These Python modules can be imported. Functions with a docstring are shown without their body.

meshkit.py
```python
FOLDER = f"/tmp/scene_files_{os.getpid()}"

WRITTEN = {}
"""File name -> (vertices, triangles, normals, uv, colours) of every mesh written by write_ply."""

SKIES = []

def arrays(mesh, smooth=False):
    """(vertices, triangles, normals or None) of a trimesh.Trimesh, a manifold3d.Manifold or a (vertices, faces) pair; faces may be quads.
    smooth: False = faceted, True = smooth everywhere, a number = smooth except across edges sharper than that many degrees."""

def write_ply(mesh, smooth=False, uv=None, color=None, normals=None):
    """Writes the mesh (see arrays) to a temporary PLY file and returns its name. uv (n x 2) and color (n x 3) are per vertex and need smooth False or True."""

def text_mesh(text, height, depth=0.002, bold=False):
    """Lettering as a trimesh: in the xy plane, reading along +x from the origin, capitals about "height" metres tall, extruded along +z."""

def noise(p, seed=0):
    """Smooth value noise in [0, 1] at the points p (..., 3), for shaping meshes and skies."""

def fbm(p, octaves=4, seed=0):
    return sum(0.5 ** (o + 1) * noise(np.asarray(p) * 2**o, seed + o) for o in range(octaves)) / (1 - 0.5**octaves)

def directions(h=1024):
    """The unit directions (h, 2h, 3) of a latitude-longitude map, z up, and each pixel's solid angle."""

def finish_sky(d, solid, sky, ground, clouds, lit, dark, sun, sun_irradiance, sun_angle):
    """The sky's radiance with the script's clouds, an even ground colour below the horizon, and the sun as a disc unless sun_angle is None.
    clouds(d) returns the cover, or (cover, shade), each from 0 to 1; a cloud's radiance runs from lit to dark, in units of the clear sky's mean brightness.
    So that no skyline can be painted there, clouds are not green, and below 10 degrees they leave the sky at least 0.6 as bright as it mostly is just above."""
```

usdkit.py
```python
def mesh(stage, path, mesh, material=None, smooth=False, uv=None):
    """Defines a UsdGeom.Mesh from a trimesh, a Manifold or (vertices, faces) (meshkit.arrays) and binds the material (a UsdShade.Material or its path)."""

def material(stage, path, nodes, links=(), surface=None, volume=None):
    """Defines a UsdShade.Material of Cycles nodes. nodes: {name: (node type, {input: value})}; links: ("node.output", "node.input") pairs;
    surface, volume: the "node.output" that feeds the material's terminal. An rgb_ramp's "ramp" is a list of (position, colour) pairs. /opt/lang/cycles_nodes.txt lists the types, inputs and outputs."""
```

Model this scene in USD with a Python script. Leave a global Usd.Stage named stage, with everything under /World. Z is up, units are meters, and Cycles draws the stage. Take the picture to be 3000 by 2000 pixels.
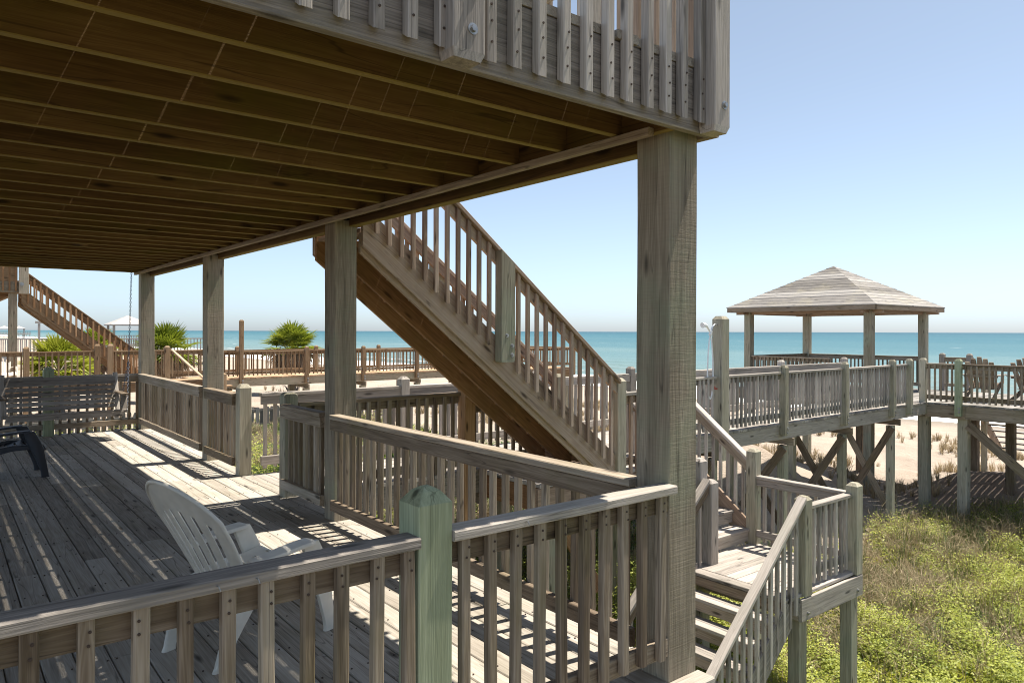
import math, random
import numpy as np
import trimesh
from scipy.interpolate import RBFInterpolator
from pxr import Usd, UsdGeom, UsdLux, UsdShade, Sdf, Gf, Vt
import usdkit, meshkit

rng = random.Random(7)
nrng = np.random.default_rng(11)
stage = Usd.Stage.CreateInMemory()
UsdGeom.SetStageUpAxis(stage, UsdGeom.Tokens.z)
UsdGeom.SetStageMetersPerUnit(stage, 1.0)
UsdGeom.Xform.Define(stage, '/World')
UsdGeom.Scope.Define(stage, '/World/Looks')

# ------------------------------------------------------------------ camera
FPX, VPX, CX, HY, ROLL, EYE = 2124.6, 4161.7, 1500.0, 970.5, 0.00267, 1.6
th = math.atan((VPX - CX) / FPX)
fwd = Gf.Vec3d(math.cos(th), math.sin(th), 0)
right0 = Gf.Vec3d(math.sin(th), -math.cos(th), 0)
up0 = Gf.Vec3d(0, 0, 1)
right = right0 * math.cos(ROLL) + up0 * math.sin(ROLL)
up = up0 * math.cos(ROLL) - right0 * math.sin(ROLL)
cam = UsdGeom.Camera.Define(stage, '/World/Camera')
m = Gf.Matrix4d(1)
m.SetRow(0, Gf.Vec4d(right[0], right[1], right[2], 0))
m.SetRow(1, Gf.Vec4d(up[0], up[1], up[2], 0))
m.SetRow(2, Gf.Vec4d(-fwd[0], -fwd[1], -fwd[2], 0))
m.SetRow(3, Gf.Vec4d(0, 0, EYE, 1))
cam.AddTransformOp().Set(m)
cam.CreateHorizontalApertureAttr(36.0)
cam.CreateVerticalApertureAttr(36.0 * 682 / 1024)
cam.CreateFocalLengthAttr(36.0 * FPX / 3000)
cam.CreateVerticalApertureOffsetAttr(-36.0 * (1000 - HY) / 3000)
cam.CreateClippingRangeAttr(Gf.Vec2f(0.05, 60000))
cam.CreateExposureAttr(1.42)

# ------------------------------------------------------------------ sky and sun
SUN = np.array([1.0, -0.14, 2.5]); SUN /= np.linalg.norm(SUN)
el, rot = math.asin(SUN[2]), math.atan2(SUN[0], SUN[1])
sky = UsdLux.DomeLight.Define(stage, '/World/sky')
skym = usdkit.material(stage, '/World/Looks/sky', {
    'sky': ('sky_texture', {'sky_type': 'single_scattering', 'sun_disc': False, 'sun_elevation': el, 'sun_rotation': rot,
                            'altitude': 0.0, 'air_density': 0.62, 'aerosol_density': 0.75, 'ozone_density': 6.0}),
    'pale': ('hsv', {'hue': 0.486, 'saturation': 0.66}),
    'bg': ('background_shader', {'strength': 0.074})}, [('sky.color', 'pale.color'), ('pale.color', 'bg.color')], surface='bg.background')
UsdShade.MaterialBindingAPI.Apply(sky.GetPrim()).Bind(skym)
sky.GetPrim().SetCustomDataByKey('kind', 'structure')
sky.GetPrim().SetCustomDataByKey('label', 'clear pale blue daytime sky')
sun = UsdLux.DistantLight.Define(stage, '/World/sun')
sun.CreateNormalizeAttr(True); sun.CreateIntensityAttr(0.95); sun.CreateAngleAttr(0.5)
sun.CreateColorAttr(Gf.Vec3f(1.0, 0.93, 0.82))
zr = Gf.Vec3d(*map(float, SUN)); xr = Gf.Cross(Gf.Vec3d(0, 1, 0), zr).GetNormalized(); yr = Gf.Cross(zr, xr)
sm = Gf.Matrix4d(1)
for i, r in enumerate((xr, yr, zr)):
    sm.SetRow(i, Gf.Vec4d(r[0], r[1], r[2], 0))
sun.AddTransformOp().Set(sm)

# ------------------------------------------------------------------ materials
def wood(name, ramp, gain=1.0, stain=(0.10, 0.095, 0.05), stain_amt=0.35, sawn=0.0, under=None, bumpk=0.5, tonevar=0.35, blotch=1.7):
    """Timber: grain runs along the first component of the 'grain' primvar of each member."""
    ramp = [tuple(min(.75, c * gain) for c in q) for q in ramp]; stain = tuple(min(.75, c * gain) for c in stain)
    n = {
        'at': ('attribute', {'attribute': 'grain'}),
        'm1': ('mapping', {'scale': (0.9, 9.0, 9.0)}),
        'n1': ('noise_texture', {'scale': 1.0, 'detail': 3.0, 'roughness': 0.55, 'distortion': 0.6}),
        'm2': ('mapping', {'scale': (1.6, 55.0, 55.0)}),
        'n2': ('noise_texture', {'scale': 1.0, 'detail': 4.0, 'roughness': 0.6, 'distortion': 0.25}),
        'm3': ('mapping', {'scale': (7.0, 330.0, 330.0)}),
        'n3': ('noise_texture', {'scale': 1.0, 'detail': 2.0, 'roughness': 0.6}),
        'mr': ('mapping', {'scale': (1.1, 20.0, 20.0)}),
        'ring': ('noise_texture', {'scale': 1.0, 'detail': 1.0, 'distortion': 0.8}),
        'r1': ('math', {'math_type': 'multiply', 'value2': 46.0}),
        'r2': ('math', {'math_type': 'sine'}),
        'geo': ('geometry', {}),
        'nb': ('noise_texture', {'scale': blotch, 'detail': 4.0, 'roughness': 0.6}),
        'oi': ('object_info', {}),
        # value = .34*n1 + .4*n2 + .14*n3 + .035*ring + tone
        'a1': ('math', {'math_type': 'multiply', 'value2': 0.36}),
        'a2': ('math', {'math_type': 'multiply_add', 'value2': 0.42}),
        'a3': ('math', {'math_type': 'multiply_add', 'value2': 0.20}),
        'a4': ('math', {'math_type': 'multiply_add', 'value2': 0.045}),
        'tv': ('math', {'math_type': 'multiply_add', 'value2': tonevar, 'value3': -tonevar / 2}),
        'a5': ('math', {'math_type': 'add'}),
        'ramp': ('rgb_ramp', {'ramp': [(0.22, ramp[0]), (0.42, ramp[1]), (0.57, ramp[2]), (0.80, ramp[3])]}),
        'sb': ('map_range', {'from_min': 0.50, 'from_max': 0.78, 'to_min': 0.0, 'to_max': stain_amt, 'clamp': True}),
        'mx': ('mix_color', {'b': stain}),
        'mk': ('mapping', {'scale': (2.1, 8.5, 8.5)}),
        'vor': ('voronoi_texture', {'scale': 1.0, 'randomness': 1.0}),
        'kn': ('map_range', {'from_min': 0.07, 'from_max': 0.17, 'to_min': 0.85, 'to_max': 0.0, 'clamp': True}),
        'mx2': ('mix_color', {'b': tuple(0.33 * c for c in ramp[0])}),
        'mc': ('mapping', {'scale': (0.45, 11.0, 11.0)}), 'nc': ('noise_texture', {'scale': 1.0, 'detail': 2.0, 'roughness': 0.4, 'distortion': 0.3}),
        'c1': ('math', {'math_type': 'subtract', 'value2': 0.5}), 'c2': ('math', {'math_type': 'absolute'}),
        'c3': ('map_range', {'from_min': 0.0015, 'from_max': 0.0075, 'to_min': 0.5, 'to_max': 0.0, 'clamp': True}),
        'mxc': ('mix_color', {'b': tuple(0.3 * c for c in ramp[0])}),
        'hb': ('math', {'math_type': 'multiply_add', 'value2': 0.5}),
        'bump': ('bump', {'strength': bumpk, 'distance': 0.004}),
        'p': ('principled_bsdf', {'roughness': 0.82, 'specular_ior_level': 0.25}),
    }
    L = [('at.vector', x + '.vector') for x in ('m1', 'm2', 'm3', 'mr', 'mk')]
    L += [('m1.vector', 'n1.vector'), ('m2.vector', 'n2.vector'), ('m3.vector', 'n3.vector'), ('mr.vector', 'ring.vector'), ('mk.vector', 'vor.vector'),
          ('ring.fac', 'r1.value1'), ('r1.value', 'r2.value1'), ('geo.position', 'nb.vector'),
          ('n1.fac', 'a1.value1'), ('n2.fac', 'a2.value1'), ('a1.value', 'a2.value3'), ('n3.fac', 'a3.value1'), ('a2.value', 'a3.value3'),
          ('r2.value', 'a4.value1'), ('a3.value', 'a4.value3'), ('oi.random', 'tv.value1'), ('tv.value', 'a5.value1'), ('a4.value', 'a5.value2'),
          ('a5.value', 'ramp.fac'), ('nb.fac', 'sb.value'), ('sb.result', 'mx.fac'), ('ramp.color', 'mx.a'),
          ('vor.distance', 'kn.value'), ('kn.result', 'mx2.fac'), ('mx.result', 'mxc.a'), ('mxc.result', 'mx2.a'), ('at.vector', 'mc.vector'), ('mc.vector', 'nc.vector'), ('nc.fac', 'c1.value1'), ('c1.value', 'c2.value1'), ('c2.value', 'c3.value'), ('c3.result', 'mxc.fac'),
          ('n2.fac', 'hb.value1'), ('n3.fac', 'hb.value3'), ('bump.normal', 'p.normal')]
    last, height = 'mx2.result', 'hb.value'
    if sawn:
        n.update({'ms': ('mapping', {'scale': (110.0, 4.0, 4.0)}),
                  'ns': ('noise_texture', {'scale': 1.0, 'detail': 3.0, 'roughness': 0.7}),
                  'ss': ('map_range', {'from_min': 0.40, 'from_max': 0.66, 'to_min': 0.0, 'to_max': 1.0, 'clamp': True}),
                  'sm': ('math', {'math_type': 'multiply', 'value2': sawn}),
                  'mx3': ('mix_color', {'b': tuple(0.62 * c for c in ramp[1])}),
                  'hs': ('math', {'math_type': 'multiply_add', 'value2': -0.3})})
        L += [('at.vector', 'ms.vector'), ('ms.vector', 'ns.vector'), ('ns.fac', 'ss.value'), ('ss.result', 'sm.value1'), ('sm.value', 'mx3.fac'), (last, 'mx3.a'),
              ('ss.result', 'hs.value1'), (height, 'hs.value3')]
        last, height = 'mx3.result', 'hs.value'
    if under:  # downward faces painted paler yellow-olive, standing in for light bounced off the deck
        n.update({'gn': ('separate_xyz', {}), 'dn': ('map_range', {'from_min': -0.3, 'from_max': -0.8, 'to_min': 0.0, 'to_max': 0.8, 'clamp': True}), 'bounce_mix': ('mix_color', {'b': under})})
        L += [('geo.true_normal', 'gn.vector'), ('gn.z', 'dn.value'), ('dn.result', 'bounce_mix.fac'), (last, 'bounce_mix.a')]
        last = 'bounce_mix.color' if False else 'bounce_mix.result'
    L += [(height, 'bump.height'), (last, 'p.base_color')]
    return usdkit.material(stage, '/World/Looks/' + name, n, L, surface='p.BSDF')


def flat(name, col, rough=0.5, metallic=0.0, spec=0.5, var=0.0, scale=8.0, trans=0.0):
    n = {'p': ('principled_bsdf', {'base_color': col, 'roughness': rough, 'metallic': metallic, 'specular_ior_level': spec})}
    L = []
    if var:
        n.update({'tc': ('geometry', {}), 'n': ('noise_texture', {'scale': scale, 'detail': 5.0, 'roughness': 0.65}),
                  'r': ('rgb_ramp', {'ramp': [(0.3, tuple(c * (1 - var) for c in col)), (0.7, tuple(min(1, c * (1 + var * 0.4)) for c in col))]})})
        L += [('tc.position', 'n.vector'), ('n.fac', 'r.fac'), ('r.color', 'p.base_color')]
    surf = 'p.BSDF'
    if trans:
        n.update({'t': ('translucent_bsdf', {'color': col}), 'mxc': ('mix_closure', {'fac': trans})})
        L += [('p.BSDF', 'mxc.closure1'), ('t.BSDF', 'mxc.closure2')]
        if var:
            L += [('r.color', 't.color')]
        surf = 'mxc.closure'
    return usdkit.material(stage, '/World/Looks/' + name, n, L, surface=surf)


def leafmat(name, ramp, trans=0.35, rough=0.5):
    n = {'oi': ('object_info', {}), 'g': ('geometry', {}), 'nz': ('noise_texture', {'scale': 1.3, 'detail': 3.0}),
         'ri': ('math', {'math_type': 'multiply_add', 'value2': 0.45}),
         'rs': ('math', {'math_type': 'multiply', 'value2': 0.35}), 'sum': ('math', {'math_type': 'add'}),
         'isl': ('math', {'math_type': 'multiply_add', 'value2': 0.3}),
         'r': ('rgb_ramp', {'ramp': ramp}), 'p': ('principled_bsdf', {'roughness': rough, 'specular_ior_level': 0.35}),
         't': ('translucent_bsdf', {}), 'mxc': ('mix_closure', {'fac': trans})}
    L = [('g.position', 'nz.vector'), ('oi.random', 'rs.value1'), ('nz.fac', 'ri.value1'), ('rs.value', 'ri.value3'), ('g.random_per_island', 'isl.value1'), ('ri.value', 'isl.value3'),
         ('isl.value', 'r.fac'), ('r.color', 'p.base_color'), ('r.color', 't.color'), ('p.BSDF', 'mxc.closure1'), ('t.BSDF', 'mxc.closure2')]
    return usdkit.material(stage, '/World/Looks/' + name, n, L, surface='mxc.closure')


GREY = [(0.13, 0.115, 0.10), (0.25, 0.225, 0.195), (0.33, 0.30, 0.265), (0.46, 0.43, 0.39)]
M = {}
M['deck'] = wood('weathered_deck_timber', [(0.14, 0.12, 0.097), (0.27, 0.24, 0.20), (0.36, 0.33, 0.285), (0.48, 0.45, 0.405)], gain=1.1, stain=(0.19, 0.17, 0.09), stain_amt=0.35, tonevar=0.22)
M['rail'] = wood('weathered_rail_timber', [(0.085, 0.060, 0.040), (0.175, 0.134, 0.095), (0.255, 0.207, 0.155), (0.39, 0.335, 0.27)], gain=1.12, stain=(0.12, 0.11, 0.03), stain_amt=0.4)
M['grey'] = wood('silvered_timber', [(0.14, 0.125, 0.11), (0.27, 0.24, 0.212), (0.37, 0.33, 0.29), (0.505, 0.462, 0.415)], gain=1.08, stain=(0.17, 0.18, 0.13), stain_amt=0.35)
M['post'] = wood('rough_sawn_post_timber', [(0.10, 0.083, 0.06), (0.205, 0.172, 0.125), (0.29, 0.247, 0.185), (0.395, 0.347, 0.268)], gain=1.15, stain=(0.19, 0.22, 0.145), stain_amt=0.7, sawn=0.14, bumpk=0.55, blotch=2.4)
M['green'] = wood('green_treated_timber', [(0.13, 0.14, 0.085), (0.215, 0.24, 0.15), (0.27, 0.30, 0.195), (0.38, 0.40, 0.28)], gain=1.15, stain=(0.17, 0.16, 0.10), stain_amt=0.3, tonevar=0.15)
M['greygreen'] = wood('grey_green_post_timber', [(0.14, 0.125, 0.085), (0.245, 0.222, 0.165), (0.34, 0.31, 0.238), (0.47, 0.435, 0.345)], gain=1.08, stain=(0.20, 0.25, 0.18), stain_amt=0.6, tonevar=0.25)
M['joist'] = wood('sheltered_brown_timber', [(0.055, 0.030, 0.009), (0.095, 0.053, 0.016), (0.125, 0.074, 0.024), (0.18, 0.115, 0.04)], gain=1.2, stain=(0.085, 0.072, 0.008), stain_amt=0.8, under=(0.25, 0.19, 0.055), bumpk=0.3)  # under: bounced light put into the colour of the joist bottoms
M['stair'] = wood('tan_stair_timber', [(0.18, 0.122, 0.085), (0.31, 0.225, 0.165), (0.40, 0.300, 0.228), (0.52, 0.42, 0.335)], gain=0.9, stain=(0.25, 0.20, 0.13), stain_amt=0.3, bumpk=0.3)
M['stringer'] = wood('brown_stringer_timber', [(0.11, 0.058, 0.028), (0.19, 0.105, 0.052), (0.25, 0.145, 0.075), (0.33, 0.21, 0.12)], gain=1.5, stain=(0.13, 0.09, 0.03), stain_amt=0.4, bumpk=0.3)
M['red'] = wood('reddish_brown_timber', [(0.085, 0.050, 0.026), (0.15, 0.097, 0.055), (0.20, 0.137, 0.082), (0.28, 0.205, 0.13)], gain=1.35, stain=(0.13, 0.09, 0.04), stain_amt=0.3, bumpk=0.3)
M['redlit'] = wood('sunlit_red_timber', [(0.22, 0.135, 0.075), (0.33, 0.215, 0.125), (0.42, 0.29, 0.18), (0.5, 0.37, 0.25)], gain=1.1, stain=(0.25, 0.17, 0.09), stain_amt=0.2, bumpk=0.3)  # brightened copy of the reddish timber, sunlight put into its colour
M['roof'] = wood('silver_roof_board_timber', [(0.10, 0.092, 0.084), (0.18, 0.167, 0.155), (0.25, 0.235, 0.22), (0.36, 0.345, 0.325)], stain=(0.38, 0.34, 0.22), stain_amt=0.4, tonevar=0.4)
M['bench'] = wood('dark_grey_bench_timber', [(0.075, 0.065, 0.055), (0.13, 0.115, 0.10), (0.18, 0.16, 0.14), (0.27, 0.25, 0.22)], gain=1.9, stain=(0.09, 0.085, 0.06), stain_amt=0.3)
M['picket'] = wood('grey_picket_timber', [(0.20, 0.18, 0.16), (0.32, 0.29, 0.26), (0.42, 0.39, 0.36), (0.55, 0.52, 0.49)], gain=0.62, stain=(0.16, 0.14, 0.12), stain_amt=0.4)
M['white_plastic'] = flat('white_moulded_plastic', (0.86, 0.825, 0.735), 0.42, spec=0.4, var=0.14, scale=7.0, trans=0.12)
M['black_plastic'] = flat('charcoal_moulded_plastic', (0.022, 0.024, 0.030), 0.42, spec=0.5)
M['steel'] = flat('galvanised_steel', (0.36, 0.36, 0.355), 0.42, metallic=0.8, var=0.3, scale=60)
M['chain'] = flat('dark_chain_steel', (0.10, 0.12, 0.16), 0.5, metallic=0.6)
M['rust'] = flat('rusty_nail_steel', (0.055, 0.035, 0.025), 0.8)
M['hose'] = flat('pale_hose_plastic', (0.72, 0.72, 0.72), 0.35)
M['chrome'] = flat('grey_shower_metal', (0.62, 0.63, 0.64), 0.25, metallic=0.7)
M['redvalve'] = flat('red_valve_paint', (0.5, 0.05, 0.03), 0.4)
M['signwhite'] = flat('white_sign_paint', (0.8, 0.8, 0.78), 0.5)
M['signblue'] = flat('blue_sign_paint', (0.05, 0.12, 0.35), 0.5)
M['farwhite'] = flat('pale_far_timber', (0.42, 0.40, 0.38), 0.8, var=0.2, scale=1.5)
M['fargrey'] = flat('grey_far_timber', (0.27, 0.26, 0.25), 0.8, var=0.3, scale=1.5)
M['teal'] = flat('teal_door_paint', (0.02, 0.30, 0.28), 0.5)

# ------------------------------------------------------------------ helpers
used = {}
def uniq(parent, name):
    k = parent + '/' + name
    c = used.get(k, 0); used[k] = c + 1
    return k if c == 0 else f'{k}_{c:03d}'

def tag(prim, label=None, cat=None, group=None, kind=None):
    for k, v in (('label', label), ('category', cat), ('group', group), ('kind', kind)):
        if v:
            prim.SetCustomDataByKey(k, v)

def raw(path, v, f, mat, grain=None, normals=None):
    g = UsdGeom.Mesh.Define(stage, path)
    v = np.asarray(v, np.float32); f = np.asarray(f, np.int32)
    g.CreatePointsAttr(Vt.Vec3fArray.FromNumpy(v))
    g.CreateFaceVertexCountsAttr(Vt.IntArray.FromNumpy(np.full(len(f), f.shape[1], np.int32)))
    g.CreateFaceVertexIndicesAttr(Vt.IntArray.FromNumpy(f.ravel()))
    g.CreateSubdivisionSchemeAttr('none')
    if grain is not None:
        UsdGeom.PrimvarsAPI(g).CreatePrimvar('grain', Sdf.ValueTypeNames.Float3Array, 'vertex').Set(Vt.Vec3fArray.FromNumpy(np.asarray(grain, np.float32)))
    if normals is not None:
        g.CreateNormalsAttr(Vt.Vec3fArray.FromNumpy(np.asarray(normals, np.float32))); g.SetNormalsInterpolation('vertex')
    UsdShade.MaterialBindingAPI.Apply(g.GetPrim()).Bind(mat)
    return g

class Thing:
    def __init__(self, name, label, cat, origin=(0, 0, 0), group=None, kind=None):
        self.path = uniq('/World', name); self.o = np.asarray(origin, float)
        x = UsdGeom.Xform.Define(stage, self.path); x.AddTranslateOp().Set(Gf.Vec3d(*map(float, self.o)))
        self.prim = x.GetPrim(); tag(self.prim, label, cat, group, kind)
    def add(self, name, geo, mat, label=None, parent=None, smooth=False, kind=None):
        path = uniq(parent or self.path, name)
        mt = M[mat] if isinstance(mat, str) else mat
        if len(geo) == 3:
            v, f, g = geo
            r = raw(path, np.asarray(v) - self.o, f, mt, g)
        else:
            v, f = geo
            r = usdkit.mesh(stage, path, (np.asarray(v) - self.o, f), mt, smooth=smooth)
        tag(r.GetPrim(), label, kind=kind)
        return path

def goff():
    return np.array([rng.uniform(0, 60), rng.uniform(0, 9), rng.uniform(0, 9)])

def ring8(w, h, c):
    a, b = w / 2, h / 2
    return np.array([(-a + c, -b), (a - c, -b), (a, -b + c), (a, b - c), (a - c, b), (-a + c, b), (-a, b - c), (-a, -b + c)])

def loft(origin, L, S, T, rings):
    """rings: list of (ring pts (8,2), along offsets (scalar or 8,), centre (s,t))."""
    off = goff(); v, g = [], []
    for pts, al, ce in rings:
        al = np.broadcast_to(al, (len(pts),))
        p = origin + al[:, None] * L + (pts[:, :1] + ce[0]) * S + (pts[:, 1:] + ce[1]) * T
        v.append(p); g.append(np.column_stack([al, pts[:, 0] + ce[0], pts[:, 1] + ce[1]]) + off)
    k = len(rings[0][0]); f = []
    for i in range(len(rings) - 1):
        for j in range(k):
            a, b = i * k + j, i * k + (j + 1) % k
            f += [(a, b, b + k), (a, b + k, a + k)]
    for j in range(1, k - 1):
        f.append((0, j + 1, j)); e = (len(rings) - 1) * k; f.append((e, e + j, e + j + 1))
    return np.vstack(v), np.array(f), np.vstack(g)

def merge(geos):
    v, f, g, n = [], [], [], 0
    for q in geos:
        v.append(q[0]); f.append(np.asarray(q[1]) + n); n += len(q[0])
        if len(q) == 3: g.append(q[2])
    return (np.vstack(v), np.vstack(f), np.vstack(g)) if g else (np.vstack(v), np.vstack(f))

Z = np.array([0, 0, 1.0])
def member(p0, p1, w, h, c=0.004, upv=Z, plumb=False, level=False, jit=0.0, bow=0.0):
    """A sawn length of timber from p0 to p1 (centre line), w across, h deep."""
    p0, p1 = np.asarray(p0, float), np.asarray(p1, float)
    d = p1 - p0; ln = np.linalg.norm(d); L = d / ln
    S = np.cross(upv, L); S /= np.linalg.norm(S); T = np.cross(L, S)
    r = ring8(w, h, c)
    e0 = e1 = np.zeros(8)
    if plumb:
        Hd = np.array([L[0], L[1], 0]); Hd /= np.linalg.norm(Hd)
        sh = -(r[:, 1] * (T @ Hd)) / (L @ Hd); e0 = e1 = sh
    if level:
        e0 = e1 = -(r[:, 1] * T[2]) / L[2]
    rings = [(r, e0, (0, 0)), (r, ln + e1, (0, 0))]
    if bow or jit:
        b = rng.uniform(-bow, bow)
        rings = [(r, e0, (rng.uniform(-jit, jit), rng.uniform(-jit, jit))), (r, ln * 0.5, (b, b * 0.6)), (r, ln + e1, (rng.uniform(-jit, jit), rng.uniform(-jit, jit)))]
    return loft(p0, L, S, T, rings)

def box(x0, x1, y0, y1, z0, z1, axis, c=0.003):
    cx, cy, cz = (x0 + x1) / 2, (y0 + y1) / 2, (z0 + z1) / 2
    if axis == 'x': return member((x0, cy, cz), (x1, cy, cz), y1 - y0, z1 - z0, c)
    if axis == 'y': return member((cx, y0, cz), (cx, y1, cz), x1 - x0, z1 - z0, c)
    return member((cx, cy, z0), (cx, cy, z1), x1 - x0, y1 - y0, c, upv=np.array([0, 1.0, 0]))

def post(x, y, z0, z1, w, cap=0.05, c=0.006, inset=0.5, wy=None, D=(1, 0)):
    """Square post with a chamfered pyramid head; D = direction of its local x."""
    wy = wy or w
    D = np.array([D[0], D[1], 0.0]); D /= np.linalg.norm(D); E = np.array([-D[1], D[0], 0.0])
    r = ring8(w, wy, c)
    rings = [(r, 0, (0, 0)), (r, z1 - z0, (0, 0))]
    if cap:
        rings.append((r * inset, z1 - z0 + cap, (0, 0)))
    return loft(np.array([x, y, z0]), Z, D, E, rings)

def bolt(p, n, r=0.016, t=0.012):
    """Hex bolt head on a washer at p facing n."""
    n = np.asarray(n, float); a = np.cross(n, Z); a = a / np.linalg.norm(a); b = np.cross(n, a)
    p = np.asarray(p, float); v, f = [], []
    for (rr, k, t0, t1) in ((r * 1.7, 12, -0.001, 0.003), (r, 6, 0.003, t)):
        base = len(v)
        for tt in (t0, t1):
            for i in range(k):
                an = 2 * math.pi * i / k
                v.append(p + n * tt + (a * math.cos(an) + b * math.sin(an)) * rr)
        for i in range(k):
            j = (i + 1) % k
            f += [(base + i, base + j, base + k + j), (base + i, base + k + j, base + k + i)]
        for i in range(1, k - 1): f.append((base + k, base + k + i, base + k + i + 1))
    return np.array(v), np.array(f)

def tube(path, r, k=8, closed=False):
    path = np.asarray(path, float); n = len(path)
    rr = np.broadcast_to(r, (n,))
    v = []
    ref = np.array([0.13, 0.37, 0.92])
    for i in range(n):
        a = path[(i + 1) % n] if (closed or i < n - 1) else path[i]; b = path[i - 1] if (closed or i > 0) else path[i]
        t = a - b; t /= np.linalg.norm(t)
        s = np.cross(t, ref); s /= np.linalg.norm(s); u = np.cross(t, s)
        for j in range(k):
            an = 2 * math.pi * j / k
            v.append(path[i] + rr[i] * (s * math.cos(an) + u * math.sin(an)))
    f = []
    for i in range(n if closed else n - 1):
        for j in range(k):
            a, b = i * k + j, i * k + (j + 1) % k; c2, d2 = ((i + 1) % n) * k + (j + 1) % k, ((i + 1) % n) * k + j
            f += [(a, b, c2), (a, c2, d2)]
    if not closed:
        for j in range(1, k - 1):
            f.append((0, j + 1, j)); e = (n - 1) * k; f.append((e, e + j, e + j + 1))
    return np.array(v), np.array(f)

def rail_run(T, A, B, z=0.0, side=1, mat='rail', balmat=None, cap=0.905, bal_bot=0.135, start=0.06, sp=0.118, brail=(0.115, 0.20), bals=True, capw=0.098, nails=False, top=True):
    """One bay of railing from A to B (plan points at the cap's centre line); balusters on side (+1 = left of A->B)."""
    A, B = np.array([*A, 0.0]), np.array([*B, 0.0]); d = B - A; ln = np.linalg.norm(d); D = d / ln; N = np.array([-D[1], D[0], 0]) * side
    zz = Z * z; balmat = balmat or mat
    if top:
        T.add('top_rail', member(A + zz + Z * (cap - 0.019), B + zz + Z * (cap - 0.019), capw, 0.038, 0.005, bow=0.003), mat)
    T.add('sub_rail', member(A + zz + Z * (cap - 0.0835) - N * 0.021, B + zz + Z * (cap - 0.0835) - N * 0.021, 0.038, 0.089, 0.004), balmat)
    if brail:
        T.add('bottom_rail', member(A + zz + Z * (sum(brail) / 2) - N * 0.021, B + zz + Z * (sum(brail) / 2) - N * 0.021, 0.038, brail[1] - brail[0], 0.004), balmat)
    if bals:
        nl = []
        s = start
        while s < ln - 0.03:
            j = rng.uniform(-0.006, 0.006); w = rng.uniform(0.037, 0.042)
            p = A + D * (s + j) + N * 0.019 + zz
            tl = D * rng.uniform(-0.007, 0.007)
            T.add('baluster', member(p + Z * (bal_bot + rng.uniform(-0.008, 0.008)), p + tl + Z * (cap - 0.040), w, 0.037, 0.005, upv=N), balmat)
            if nails:
                for hz in (cap - 0.07, cap - 0.105):
                    q = p + Z * hz + N * 0.0185 + D * rng.uniform(-0.007, 0.007)
                    nl.append(bolt(q, N, 0.0024, 0.0016))
            s += sp
        if nl:
            T.add('nail_heads', merge(nl), 'rust', kind='stuff')

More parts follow.
